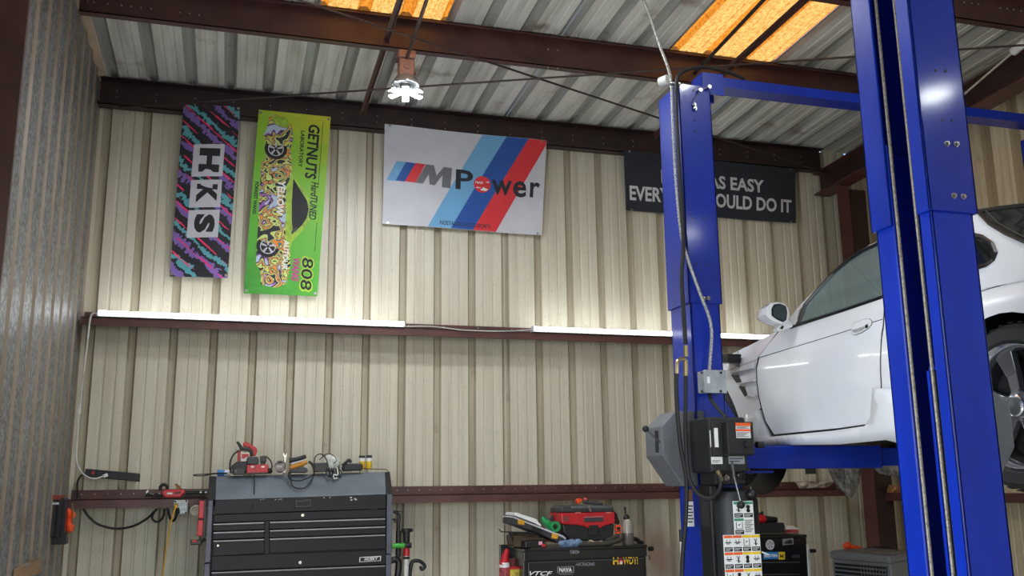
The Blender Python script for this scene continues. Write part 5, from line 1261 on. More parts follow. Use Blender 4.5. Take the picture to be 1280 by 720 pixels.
# tilted organiser case
oc = thing('organiser_case', 'flat grey parts case with yellow latches lying tilted on the stickered chest', 'case', at(*z6(430,330), Y=7.05))
build('lower_shell', slabp([(186,250),(190,195),(640,372),(668,388),(658,420),(600,424),(480,362),(330,303)], z6, 7.02, .28), M_DGREY, oc, False, .005)
build('rim', slabp([(190,196),(196,186),(640,356),(668,380),(664,392),(640,374)], z6, 7.01, .30), M_PALE, oc, False, .002)
build('lid', slabp([(203,176),(208,152),(228,150),(408,212),(420,238),(450,262),(440,276),(392,248)], z6, 7.03, .26), M_WHITE, oc, False, .006)
for pts in (((236,208),(296,222),(291,263),(235,254)), ((546,335),(600,350),(590,390),(538,380))):
    build('latch', slabp(pts, z6, 7.005, .03), M_YEL if False else mat('latch_amber', (226, 166, 40), .45), oc, False, .003)
build('ribs', slabp([(360,270),(455,305),(450,345),(355,312)], z6, 7.012, .02), M_BLACK, oc, False, .003)
bb_ = thing('brown_bag', 'folded brown canvas bag under the tilted grey case', 'bag', at(*z6(320,410), Y=7.1))
build('body', slabp([(188,360),(250,350),(470,375),(500,400),(430,430),(330,470),(200,460)], z6, 7.08, .2), mat('brown_canvas', (92,76,58), .8, 0, .15, 14), bb_, False, .012)
build('flap', slabp([(200,330),(400,340),(440,362),(260,362),(195,350)], z6, 7.10, .16), mat('brown_canvas_dark', (70,58,46), .8), bb_, False, .008)
build('handle', MB().tube(spline([at(*z6(150,415), Y=7.06), at(*z6(152,370), Y=7.06), at(*z6(180,362), Y=7.06), at(*z6(184,400), Y=7.06)], 5), .006, 6), M_BLACK, bb_, True)
tag(build('hooked_rod', MB().tube(spline([at(*z6(64,296), Y=7.1), at(*z6(74,312), Y=7.1), at(*z6(100,322), Y=7.1), at(*z6(240,326), Y=7.1), at(*z6(400,332), Y=7.1)], 5), .005, 6), M_DGREY, None, True, loc=at(*z6(200,325), Y=7.1)), 'thin dark rod with bent tip sticking out from under the grey case', 'rod')
bk = thing('small_black_case', 'small black case with a pink sticker in front of the brown bag', 'case', at(*z6(390,435), Y=7.0))
build('body', slabp([(300,410),(470,398),(480,460),(300,468)], z6, 6.97, .12), M_BLACK, bk, False, .006)
build('sticker', slabp([(420,410),(452,408),(454,438),(422,440)], z6, 6.967, .003), mat('pink_sticker', (236,170,190), .5), bk)
build('sticker', slabp([(446,434),(482,430),(484,456),(448,458)], z6, 6.966, .003), M_RED, bk)
tag(build('orange_wedge', slabp([(475,378),(520,385),(530,410),(490,415)], z6, 7.2, .05), M_ORG, None, False, .006, loc=at(*z6(500,400), Y=7.2)), 'orange plastic piece wedged under the grey case', 'scrap')
gc = thing('spring_clamp', 'green plastic clamp propped between grey case and red vacuum', 'clamp', at(*z6(555,275), Y=7.15))
build('jaw', MB().tube(spline([at(*z6(458,186), Y=7.15), at(*z6(470,225), Y=7.15), at(*z6(505,250), Y=7.15), at(*z6(522,285), Y=7.15), at(*z6(545,300), Y=7.15)], 5), lambda t: .010+.018*math.sin(math.pi*min(1, t*1.1)), 10), M_GREEN, gc, True)
build('ring', MB().lathe(at(*z6(562,275), Y=7.14), (0,-1,.0), [(.022,0),(.040,0),(.040,.03),(.022,.03),(.022,0)], 20, False), M_GREEN, gc, True)
tag(build('metal_plate', slabp([(510,210),(560,160),(625,235),(610,262)], z6, 7.25, .006), M_DGREY, None, False, 0, loc=at(*z6(565,210), Y=7.25)), 'dark grey plate leaning behind the green clamp', 'plate')
c = at(*z6(578,165), Y=7.26); tag(build('rubber_cap', MB().cyl(c, c+Vector((0,-.03,0)), .016, n=14), M_BLACK, None, True, loc=c), 'small round black cap above the grey plate', 'cap')
# red and black wet vacuum
YV = 7.08
vc = thing('wet_vacuum', 'red and black wet vacuum with a grey lid on the stickered chest', 'vacuum', at(*z7(390,480), Y=YV+.12))
build('tank', slabp([(112,340),(664,338),(655,440),(640,520),(190,520),(125,430)], z7, YV, .26), M_BLKPL, vc, False, .012)
build('red_shell', slabp([(95,222),(668,212),(672,330),(625,342),(560,360),(520,382),(380,384),(340,362),(270,350),(130,346),(105,325)], z7, YV-.012, .28), M_RED, vc, False, .010)
build('lid', slabp([(92,218),(98,170),(130,148),(205,140),(620,138),(650,160),(668,212)], z7, YV-.004, .27), M_DGREY, vc, False, .010)
build('lid_top', slabp([(200,178),(215,148),(620,144),(640,176)], z7, YV-.010, .20), M_GREY, vc, False, .006)
build('plate', slabp([(342,276),(542,270),(542,312),(345,318)], z7, YV-.018, .01), M_DGREY, vc, False, .003)
build('plate_line', slabp([(338,262),(546,254),(546,266),(338,274)], z7, YV-.016, .01), mat('pink_silver', (190,130,130), .3, .4), vc)
build('latch', slabp([(395,352),(490,350),(498,392),(490,460),(402,462),(392,395)], z7, YV-.020, .02), M_BLACK, vc, False, .004)
for x in (275, 600): build('clip', slabp([(x-28,212),(x+28,210),(x+30,228),(x-26,230)], z7, YV-.016, .01), mat('clip_pink', (214,110,110), .4), vc, False, .002)
build('side_port', MB().cyl(at(*z7(148,285), Y=YV-.013), at(*z7(148,285), Y=YV-.030), .020, n=16), mat('deep_red', (110,14,22), .5), vc, True)
for x in (300, 575): build('tank_rib', slabp([(x-40,400),(x+40,388),(x+30,402),(x-30,420)], z7, YV-.004, .01), M_INK, vc)
tag(build('vacuum_hose', MB().tube(spline([at(*z7(735,455), Y=7.06), at(*z7(725,500), Y=7.03), at(*z7(660,525), Y=7.02), at(*z7(560,545), Y=7.01), at(*z7(420,556), Y=7.01), at(*z7(280,552), Y=7.01)], 8), .020, 12).tube(spline([at(*z7(730,465), Y=7.09), at(*z7(680,470), Y=7.08), at(*z7(610,505), Y=7.07), at(*z7(570,530), Y=7.06)], 6), .019, 12), mat('hose_olive', (66,62,54), .6, 0, .1, 60), None, True, loc=at(*z7(500,545), Y=7.01)), 'thick dark hose curled in front of the red vacuum', 'hose')
mb = MB()
for k in range(9):
    x = 105+k*21; y = 545+14*math.sin(k*2.1); p = at(*z7(x, y), Y=6.99+.01*(k % 3)); mb.sphere(p, .026+.007*math.sin(k*1.7), 10, (1.2,.7,.8))
tag(build('blue_rag', mb, mat('denim_blue', (120,146,180), .8, 0, .2, 30), None, True, loc=at(*z7(190,550), Y=7.0)), 'crumpled pale blue rag on the front edge of the stickered chest', 'rag')
mb = MB()
for k, (x, y) in enumerate(((215,525),(250,520),(410,520),(425,535),(480,545),(520,530))): mb.sphere(at(*z7(x, y), Y=7.035), .014+.004*(k % 2), 8, (1.5,.7,.7))
tag(build('paper_scraps', mb, mat('tan_paper', (196,180,150), .8, 0, .2, 40), None, True, loc=at(*z7(400,530), Y=7.03)), 'tan paper scraps along the hose', 'scraps', None, 'stuff')
# pistol-shaped tool on the vacuum
hg = thing('heat_gun', 'black tool with bright orange grips lying on the vacuum lid', 'tool', at(*z7(400,120), Y=7.14))
build('grip', slabp([(262,78),(290,66),(325,76),(322,104),(292,112),(285,132),(268,118)], z7, 7.12, .04), M_HOTO, hg, False, .006)
build('knob', slabp([(345,68),(360,60),(376,68),(374,84),(346,84)], z7, 7.12, .04), mat('coral', (240,110,100), .5), hg, False, .004)
build('barrel', MB().tube(spline([at(*z7(330,112), Y=7.14), at(*z7(420,118), Y=7.14), at(*z7(535,128), Y=7.14)], 4), .010, 8).tube(spline([at(*z7(440,125), Y=7.13), at(*z7(490,140), Y=7.12), at(*z7(500,165), Y=7.11)], 4), .007, 8), M_DGREY, hg, True)
build('blade', slabp([(372,138),(392,138),(425,208),(405,212)], z7, 7.05, .006), mat('taupe', (120,108,100), .5), hg)
bsx = thing('black_strap', 'black strap hanging down the end of the red vacuum', 'strap', at(*z7(690,280), Y=7.12))
build('webbing', slabp([(668,205),(690,230),(718,320),(712,345),(690,345),(672,330)], z7, 7.12, .03), M_BLACK, bsx, False, .004)
ohk = thing('orange_clip', 'bright orange clip with black centre beside the spray bottle', 'clip', at(*z7(708,410), Y=7.08))
build('frame', slabp([(675,352),(720,345),(738,365),(738,405),(735,465),(690,455),(676,430)], z7, 7.08, .03), M_HOTO, ohk, False, .005)
build('centre', slabp([(685,372),(722,366),(726,400),(690,405)], z7, 7.076, .01), M_INK, ohk, False, .003)
build('gap', slabp([(680,412),(732,405),(733,416),(680,424)], z7, 7.076, .01), M_DGREY, ohk)
# spray bottle with dark liquid
Yp = 7.1; cx_ = at(*z7(803,400), Y=Yp).x
def zz(y): return at(*z7(803, y), Y=Yp).z
rr = at(*z7(860,450), Y=Yp).x-cx_
pbt = thing('pump_bottle', 'clear plastic bottle half full of grey liquid with a thin black spout', 'bottle', (cx_, Yp, zz(558)))
build('liquid', MB().lathe((cx_,Yp,0), (0,0,1), [(rr*.9,zz(556)),(rr*1.0,zz(545)),(rr*1.0,zz(432))], 24), mat('grey_liquid', (118,112,108), .2), pbt, True)
build('shell', MB().lathe((cx_,Yp,0), (0,0,1), [(rr,zz(432)),(rr*.98,zz(360)),(rr*.80,zz(310)),(rr*.5,zz(285))], 24), mat('cloudy_bottle', (172,164,152), .2), pbt, True)
build('collar', MB().lathe((cx_-.008,Yp,0), (0,0,1), [(rr*.52,zz(288)),(rr*.55,zz(262)),(rr*.3,zz(240))], 18), M_BLACK, pbt, True)
build('spout', MB().tube([(cx_-.014,Yp,zz(245)), (cx_-.016,Yp,zz(200)), (cx_-.018,Yp,zz(165))], .006, 8).sphere((cx_-.018,Yp,zz(172)), .010, 8), M_INK, pbt, True)
tag(build('black_glove', MB().tube(spline([at(*z7(855,500), Y=7.2), at(*z7(890,500), Y=7.2), at(*z7(925,530), Y=7.2), at(*z7(960,545), Y=7.2)], 5), .018, 8), M_BLACK, None, True, loc=at(*z7(900,520), Y=7.2)), 'black glove lying behind the clear bottle', 'glove')
# tools in a rack beside the big chest
YTk = 7.25
hk_ = thing('tool_rack', 'black tubular rack on the end of the big black chest', 'rack', at(*z8(118,400), Y=YTk))
build('upright', MB().tube(spline([at(*z8(78,192), Y=YTk), at(*z8(110,205), Y=YTk), at(*z8(124,235), Y=YTk), at(*z8(118,320), Y=YTk), at(*z8(118,600), Y=YTk), at(*z8(108,900), Y=YTk)], 6), .012, 10), M_BLACK, hk_, True)
build('upper_sleeve', MB().cyl(at(*z8(120,350), Y=YTk), at(*z8(118,560), Y=YTk), .020, n=12), M_BLKPL, hk_, True)
build('elbow', MB().tube(spline([at(*z8(55,595), Y=YTk-.03), at(*z8(95,585), Y=YTk-.03), at(*z8(118,600), Y=YTk-.03), at(*z8(118,660), Y=YTk-.03), at(*z8(100,800), Y=YTk-.03)], 5), .024, 10), M_BLACK, hk_, True)
build('hooks', MB().tube(spline([at(*z8(70,255), Y=YTk), at(*z8(95,262), Y=YTk), at(*z8(92,285), Y=YTk)], 4), .008, 6).tube([at(*z8(80,190), Y=YTk), at(*z8(148,192), Y=YTk)], .004, 6), M_BLACK, hk_, True)['kind'] = 'stuff'
gp = thing('grease_gun', 'black, red and white pump gun hanging at the end of the big black chest', 'pump', at(*z8(185,500), Y=YTk-.05))
Yg = YTk-.05
def gz(b): return at(*z8(185, b), Y=Yg)
build('cap', MB().cyl(gz(360), gz(332), .040, n=16).cyl(at(*z8(215,345), Y=Yg), at(*z8(236,345), Y=Yg), .012, n=10), M_BLKPL, gp, True, .003)
build('neck', MB().cyl(gz(492), gz(360), .022, .026, n=14), M_BLKPL, gp, True)
build('red_barrel', MB().cyl(gz(556), gz(488), .024, n=14), M_RED, gp, True)
build('white_barrel', MB().cyl(at(*z8(180,760), Y=Yg), gz(556), .019, n=14), M_WPL, gp, True)
build('band', MB().cyl(gz(582), gz(562), .0215, n=14), M_INK, gp, True)
lh = thing('green_handle', 'green and black handle crossing in front of the pump gun', 'handle', at(*z8(140,472), Y=Yg-.04))
build('grip', MB().cyl(at(*z8(64,474), Y=Yg-.04), at(*z8(168,470), Y=Yg-.04), .018, n=14), mat('leaf_green', (70,170,60), .4), lh, True, .003)
build('end', MB().cyl(at(*z8(168,470), Y=Yg-.04), at(*z8(224,468), Y=Yg-.04), .020, n=14), M_BLKPL, lh, True, .003)
tag(build('bent_hose', MB().tube(spline([at(*z8(206,760), Y=YTk), at(*z8(212,690), Y=YTk), at(*z8(225,620), Y=YTk), at(*z8(245,598), Y=YTk), at(*z8(290,598), Y=YTk), at(*z8(325,625), Y=YTk), at(*z8(332,650), Y=YTk), at(*z8(308,668), Y=YTk), at(*z8(298,640), Y=YTk)], 6), lambda t: .017-.006*t, 10), M_BLACK, None, True, loc=at(*z8(250,620), Y=YTk)), 'bent black hose standing beside the pump gun', 'hose')
# white pole by the column
p = thing('white_pole', 'thin white pole with black cap leaning behind the power unit column', 'pole', at(852,700,Y=6.6))
build('shaft', MB().cyl(at(853.5,780,Y=6.6), at(852,677,Y=6.6), .013, n=12), M_WPL, p, True)
build('cap', MB().cyl(at(852,677,Y=6.6), at(851,662,Y=6.6), .015, n=12), M_BLACK, p, True)

# black cart behind the power unit
YK = 7.0
k3 = thing('tool_cart', 'black tool cart with round and blue stickers behind the lift power unit', 'tool cart', (at(985,700,Y=YK).x, 7.2, 0))
kl, kr = at(905, 671, Y=YK), at(1008, 671.5, Y=YK)
build('carcass', MB().box(kl.x, kr.x, YK, YK+.42, .12, kr.z), M_CH2, k3, False, .005)
build('top_lid', MB().box(kl.x-.01, kr.x-.005, YK-.02, YK+.43, kr.z, kr.z+.022), M_BLACK, k3, False, .006)
for y0, y1 in ((702,716),(717,731),(732,750)):
    d = build('drawer', slabp([(945,y1),(1001,y1),(1001,y0),(945,y0)], lambda a, b: (a, b), YK-.012, .02), M_CH2, k3, False, .003)
    build('pull_edge', slabp([(946,y0+2.2),(1000,y0+1.8),(1000,y0),(946,y0+.4)], lambda a, b: (a, b), YK-.020, .01), M_STEELC, d, False, .002)
c = at(*z9(375,485), Y=YK-.003); rr_ = at(*z9(408,485), Y=YK-.003).x-c.x
rdst = build('round_sticker', MB().cyl(c, c+Vector((0,-.002,0)), rr_, n=24), M_PALE, k3)
mb = MB()
for a in range(5): mb.tube([c+Vector((rr_*.3*math.cos(a*1.26), -.003, rr_*.3*math.sin(a*1.26))), c+Vector((rr_*.72*math.cos(a*1.26+.5), -.003, rr_*.72*math.sin(a*1.26+.5)))], .003, 5)
build('sticker_print', mb, M_DGREY, rdst)['kind'] = 'stuff'
s_ = build('grey_sticker', slabp([(472,490),(552,482),(548,435),(468,442)], z9, YK-.004, .003), mat('sticker_grey', (150,152,154), .4), k3)
build('sticker_car', slabp([(482,478),(492,460),(510,456),(520,446),(538,450),(545,470),(540,480)], z9, YK-.006, .002), M_INK, s_)
s_ = build('blue_sticker', slabp([(325,595),(438,592),(440,540),(325,540)], z9, YK-.004, .003), mat('sticker_blue', (40,132,200), .4), k3)
q0, q1 = at(*z9(334,580), Y=YK-.006), at(*z9(430,578), Y=YK-.006); hh_ = at(*z9(334,556), Y=YK-.006).z-q0.z
mb = MB(); letters(mb, 'BILSTEIN', lambda a, b: q0.lerp(q1, a)+Vector((0,0,b)), 0, 1, 0, hh_, .03); build('sticker_lettering', mb, M_WHITE, s_)
s_ = build('yellow_sticker', slabp([(441,597),(487,596),(487,540),(441,540)], z9, YK-.004, .003), M_YEL, k3)
mb = MB(); 
for pts in (((450,550),(462,570),(452,590)), ((476,548),(464,570),(474,592)), ((456,572),(474,562),(470,578))): mb.prism(pp(pts, z9, YK-.006), (0,.001,0))
build('sticker_print', mb, M_INK, s_)['kind'] = 'stuff'
build('grey_badge', slabp([(540,586),(600,584),(600,560),(540,562)], z9, YK-.004, .003), M_DGREY, k3)
tag(build('cable_tie', MB().bar(at(*z9(312,540), Y=4.38), at(*z9(368,562), Y=4.38), .003, .007), M_WPL, None, loc=at(*z9(340,550), Y=4.38)), 'white cable tie sticking out beside the broad placard', 'cable tie')
wp = thing('white_pole', 'white pole with black knob at the end of the black cart', 'pole', at(1011, 700, Y=YK))
build('shaft', slabp([(652,480),(668,478),(690,760),(668,760)], z9, YK-.01, .03), M_WPL, wp, False, .003)
kb = at(*z9(690,532), Y=YK); build('knob', MB().cyl(at(*z9(676,532), Y=YK), at(*z9(716,530), Y=YK), .016, n=12), M_BLACK, wp, True, .004)
# things on the cart
bc = thing('black_case', 'black case on top of the black cart', 'case', at(*z9(390,395), Y=7.1))
build('body', slabp([(270,325),(480,320),(488,345),(486,398),(270,400)], z9, 7.05, .22), M_BLKPL, bc, False, .008)
build('seam', slabp([(270,352),(487,348),(487,354),(270,358)], z9, 7.046, .01), M_INK, bc)
dr = thing('cordless_drill', 'red and black cordless drill lying on the black case', 'drill', at(*z9(360,295), Y=7.12))
build('motor', MB().cyl(at(*z9(270,290), Y=7.12), at(*z9(330,292), Y=7.12), .034, n=14), M_RED, dr, True, .004)
build('chuck', MB().cyl(at(*z9(330,293), Y=7.12), at(*z9(425,298), Y=7.12), .030, .022, n=14), M_BLACK, dr, True, .004)
build('grip', slabp([(285,265),(330,232),(325,262),(300,275)], z9, 7.11, .04), M_BLACK, dr, False, .006)
bx = thing('red_white_box', 'red box with torn white wrap beside the black case', 'box', at(*z9(540,390), Y=7.1))
build('box', slabp([(488,372),(590,370),(592,395),(488,397)], z9, 7.08, .14), mat('muted_red', (170,66,66), .5, 0, .2, 20), bx, False, .004)
build('wrap', slabp([(488,374),(500,352),(545,342),(560,350),(596,366),(592,374)], z9, 7.085, .12), mat('white_wrap', (224,218,210), .5, 0, .1, 20), bx, False, .006)

# grey cooler in the corner
A_ = at(1038, 688.5, Y=6.45); B_ = at(1112, 694, Z=A_.z); C_ = at(1144, 688.5, Z=A_.z)
ex = (B_-A_); ey = (C_-B_)
co = thing('air_cooler', 'grey portable air cooler with louvred front in the corner', 'cooler', ((A_+C_)/2 - Vector((0,0,A_.z))))
M_COOL = mat('cooler_grey', (128, 129, 132), .5, 0, .06, 8)
H_ = A_.z
def cpt(u, v, z): return A_+ex*u+ey*v+Vector((0,0,z-A_.z))
def cbox(u0, u1, v0, v1, z0, z1):
    v = [cpt(u,w_,z) for z in (z0,z1) for u,w_ in ((u0,v0),(u1,v0),(u1,v1),(u0,v1))]
    return MB().add(v, [(0,3,2,1),(4,5,6,7),(0,1,5,4),(1,2,6,5),(2,3,7,6),(3,0,4,7)])
build('cabinet', cbox(0,1,.02,1,.1,H_-.055), M_COOL, co, False, .02)
build('top_hood', cbox(-.02,1.02,-.02,1.02,H_-.06,H_), M_COOL, co, False, .022)
gr = build('grille_recess', cbox(.06,.93,-.005,.03,.45,H_-.085), M_INK, co)
for k in range(16):
    z = H_-.10-k*.030
    build('louvre', cbox(.06,.93,-.020,-.008,z-.010,z), M_COOL, co) 
for k in range(9): build('louvre_bar', cbox(.52+.05*k,.526+.05*k,-.028,-.018,.45,H_-.09), M_COOL, co)
build('side_grille', cbox(.995,1.01,.10,.9,.6,H_-.20), mat('dusty_filter', (70,64,54), .8, 0, .4, 60), co)
build('control_panel', cbox(.55,.95,.15,.55,H_-.002,H_+.012), mat('dusty_beige', (150,142,130), .6, 0, .2, 20), co, False, .004)
oh = thing('orange_scraper', 'bright orange crumpled strap on top of the grey cooler', 'strap', at(1065, 685, Y=6.6))
build('strap', MB().tube(spline([at(1057.5,683.5,Y=6.6), at(1060,681.5,Y=6.58), at(1063,684.5,Y=6.6), at(1070,684.5,Y=6.62), at(1080,687.5,Y=6.63)], 6), lambda t: .030-.014*t, 10), M_HOTO, oh, True)
tag(build('cooler_cord', MB().tube(spline([at(1074,760,Y=6.40), at(1074.5,720,Y=6.40), at(1075,702,Y=6.42), at(1078,691,Y=6.47), at(1084,686.5,Y=6.55), at(1097,684.5,Y=6.65), at(1112,685,Y=6.7)], 6), .010, 8), M_RUBBER, None, True, loc=at(1075,700,Y=6.42)), 'black cord looped over the front of the grey cooler', 'cord')

# plastic film, paper and nest
film = mat('plastic_film', (150, 146, 142), .25, 0, .25, 30, (1,1,1), .5, 70)
def crumple(pts_l, pts_r, Y, nu=10, nv=14, amp=.03, ph=0):
    def fn(u, v):
        k = v*(len(pts_l)-1); i = min(int(k), len(pts_l)-2); t = k-i
        l_ = (pts_l[i][0]+(pts_l[i+1][0]-pts_l[i][0])*t, pts_l[i][1]+(pts_l[i+1][1]-pts_l[i][1])*t); r_ = (pts_r[i][0]+(pts_r[i+1][0]-pts_r[i][0])*t, pts_r[i][1]+(pts_r[i+1][1]-pts_r[i][1])*t)
        return at(l_[0]+(r_[0]-l_[0])*u, l_[1]+(r_[1]-l_[1])*u, Y=Y+amp*math.sin(9*u+ph)*math.cos(5*v+4*u)-amp*1.5*math.sin(math.pi*u))
    return MB().grid(fn, nu, nv)
tag(build('plastic_film', crumple([(1033,570),(1036,590),(1045,606),(1054,616),(1062,622)], [(1076,570),(1076,590),(1074,604),(1070,614),(1064,622)], 5.1), film, None, True, loc=at(1060,600,Y=5.1), thick=.003), 'grey plastic film hanging in a point below the white car', 'film')
tag(build('plastic_film', crumple([(1090,570),(1092,586),(1100,592),(1112,594)], [(1140,570),(1140,588),(1138,597),(1130,599)], 5.0, ph=1), film, None, True, loc=at(1115,590,Y=5.0), thick=.003), 'wrinkled plastic film hanging under the white car beside the nearer column', 'film')
pw = thing('torn_paper', 'torn pinkish paper strip caught along the lower girt under the car', 'paper', at(1020, 606, Y=7.66))
mb = crumple([(994,602),(997,607),(999,611)], [(1044,602),(1040,605),(1034,609)], 7.69, 18, 6, .02)
mp_ = mat('torn_paper', (188,170,158), .8, 0, .35, 18); build('sheet', mb, mp_, pw, True, thick=.004)
tag(build('dry_husk', crumple([(1111,606),(1109,612),(1108,616)], [(1122,607),(1126,611),(1124,616)], 7.5, 8, 6, .02), mat('husk', (170,122,74), .8, 0, .2, 20), None, True, loc=at(1116,611,Y=7.5), thick=.004), 'dry brown husk of paper lying on the short side girt', 'scrap')
# ------------------------------------------------------------------ the white car on the lift
M_CAR = mat('car_white', (226, 228, 232), 0.22, 0, 0.02, 3, coat=1.0)
M_CARD = mat('car_black_trim', (18, 18, 20), 0.35, 0, 0.05, 8)
M_GLS = glass('car_glass', (196, 218, 216), 0.42)
M_GLSR = glass('car_rear_glass', (40, 44, 44), 0.75)
SX = 2.97
XC = SX+0.865
car = thing('car', 'white two-door coupe raised on the blue lift, nose towards the cream wall', 'car', (XC, 4.4, 1.55))
def side_x(y, z):
    if z < 2.02: i = .010+(2.02-z)*.16
    elif z < 2.37: i = .010*(1-(z-2.02)/.35)+.012*math.sin(math.pi*(z-2.02)/.35)*-1
    else: i = (z-2.37)*.50
    if y > 5.5: i += ((y-5.5)/.95)**2*.30
    if y < 2.45: i += ((2.45-y)/.6)**2*.13
    return SX+max(i, -.02)
def green_x(y, z): return SX+.066+(z-2.50)*.58+(((y-4.6)/.6)**2*.06 if y > 4.6 else 0)+((max(0, 3.0-y))/.9)**2*.06
def on(surf, px, py):
    X = SX+.05
    for _ in range(14):
        p = at(px, py, X=X); X = 0.5*X+0.5*surf(p.y, p.z)
    p = at(px, py, X=X); return (p.y, p.z)
def S_(*pts): return [on(side_x, *p) for p in pts]
def G_(*pts): return [on(green_x, *p) for p in pts]
def panel(name, outline, surf, m, off=0.0, step=.07, parent=None, smooth=True, thick=.0):
    v, f = poly_panel(outline, lambda a, b: Vector((surf(a, b)-off, a, b)), step)
    return build(name, MB().add(v, f), m, parent or car, smooth)
def mirrored(o):
    """the same part on the far side of the car"""
    me = o.data.copy(); cx = XC-ORG[o.name].x
    for v in me.vertices: v.co.x = 2*cx-v.co.x
    me.flip_normals(); c = bpy.data.objects.new(o.name.split('.')[0], me); COL.objects.link(c); c.parent = o.parent; ORG[c.name] = ORG[o.name]
    return c
rh = at(1264, 507, X=SX+.0); HR = (rh.y, rh.z); HF = (rh.y+2.50, rh.z+.02)
RT = .335
def arc(c, r, a0, a1, n=14): return [(c[0]+r*math.cos(math.radians(a0+(a1-a0)*k/n)), c[1]+r*math.sin(math.radians(a0+(a1-a0)*k/n))) for k in range(n+1)]
# door
door_o = S_((949,446),(946.5,460),(947,478),(949.5,497),(957.5,526),(968,543),(1050,535),(1092,529),(1098,521),(1101.5,482),(1104,407),(1106,371),(1050,389.5),(996,407.5),(975,414),(962,429))
dr_ = panel('door', door_o, side_x, M_CAR, .003)
mirrored(dr_)
# dark inner body behind the panel gaps
gap = panel('inner_body', S_((940,440),(944,500),(962,553),(1100,535),(1112,480),(1112,368),(1050,386),(990,404)), side_x, M_CARD, -.012)
# front wing, with the wheel arch cut out
ar = arc(HF, .372, 180-178, 180+0, 16)  # over the wheel, rear to front handled below
top = S_((974,412.5),(945,427.5),(918,441),(905,447))
top2 = [(5.9, 2.33), (6.25, 2.23), (6.36, 2.05), (6.30, 1.86), (HF[0]+.372, 1.84)]
archf = arc(HF, .372, 0, 176, 18)
archp = [p for p in archf]
lowf = S_((938,549),(951.5,513))
wing = S_((947.5,446),(945,460),(945.5,478),(948,497),(951,510)) 
outl = wing + [archf[-1]] + list(reversed(archf[:-1])) + list(reversed(top2)) + list(reversed(top))
pw_ = panel('front_wing', outl, side_x, M_CAR, .0, .06)
mirrored(pw_)
# rear quarter with its arch
rq = S_((1107,371),(1105,407),(1102.5,482),(1100,520))
archr = arc(HR, .372, 178, 2, 18)      # front edge of the arch round to the rear
archr = arc(HR, .372, 0, 178, 18)
tailp = [(HR[0]-.372, 1.86), (2.10, 1.86), (1.98, 1.95), (1.93, 2.2), (1.98, 2.42), (2.10, 2.50)]
beltr = S_((1233,352),(1160,358))
# from the door edge down, along the arch (front to rear), round the tail and back along the belt line
outl = rq + [(HR[0]+.372+.02, 1.90)] + arc(HR, .372, 0, 180, 18) + tailp + beltr
rqp = panel('rear_quarter', outl, side_x, M_CAR, 0, .06)
mirrored(rqp)
# side skirt standing proud below the door and swelling towards the rear arch
def skirt_x(y, z): return SX-.022-.03*max(0, min(1, (4.2-y)/.5))+max(0, 1.95-z)*.10
sk_o = S_((934,519),(951,512.5),(957,529),(967,546.5),(1050,538.5),(1094,532.5),(1101,522),(1100,485),(1119,486.5),(1150,494),(1150,556),(1124,550),(1060,555.5),(965,556.5),(940,556))
sk_ = panel('side_skirt', sk_o, skirt_x, M_CAR, 0, .06)
md = sk_.modifiers.new('thickness', 'SOLIDIFY'); md.thickness = .05; md.offset = -1
mirrored(sk_)
# wheel arches' dark liners
for (hy, hz) in (HR, HF):
    mb = MB(); n = 16
    v = []
    for x_ in (SX+.03, SX+.35):
        for k in range(n+1):
            t = math.radians(-8+196*k/n); v.append((x_, hy+.385*math.cos(t), hz+.385*math.sin(t)))
    mb.add(v, [(k, k+1, n+2+k, n+1+k) for k in range(n)]); mb.cyl((SX+.345, hy, hz), (SX+.35, hy, hz), .385, n=24)
    build('arch_liner', mb, M_CARD, car)
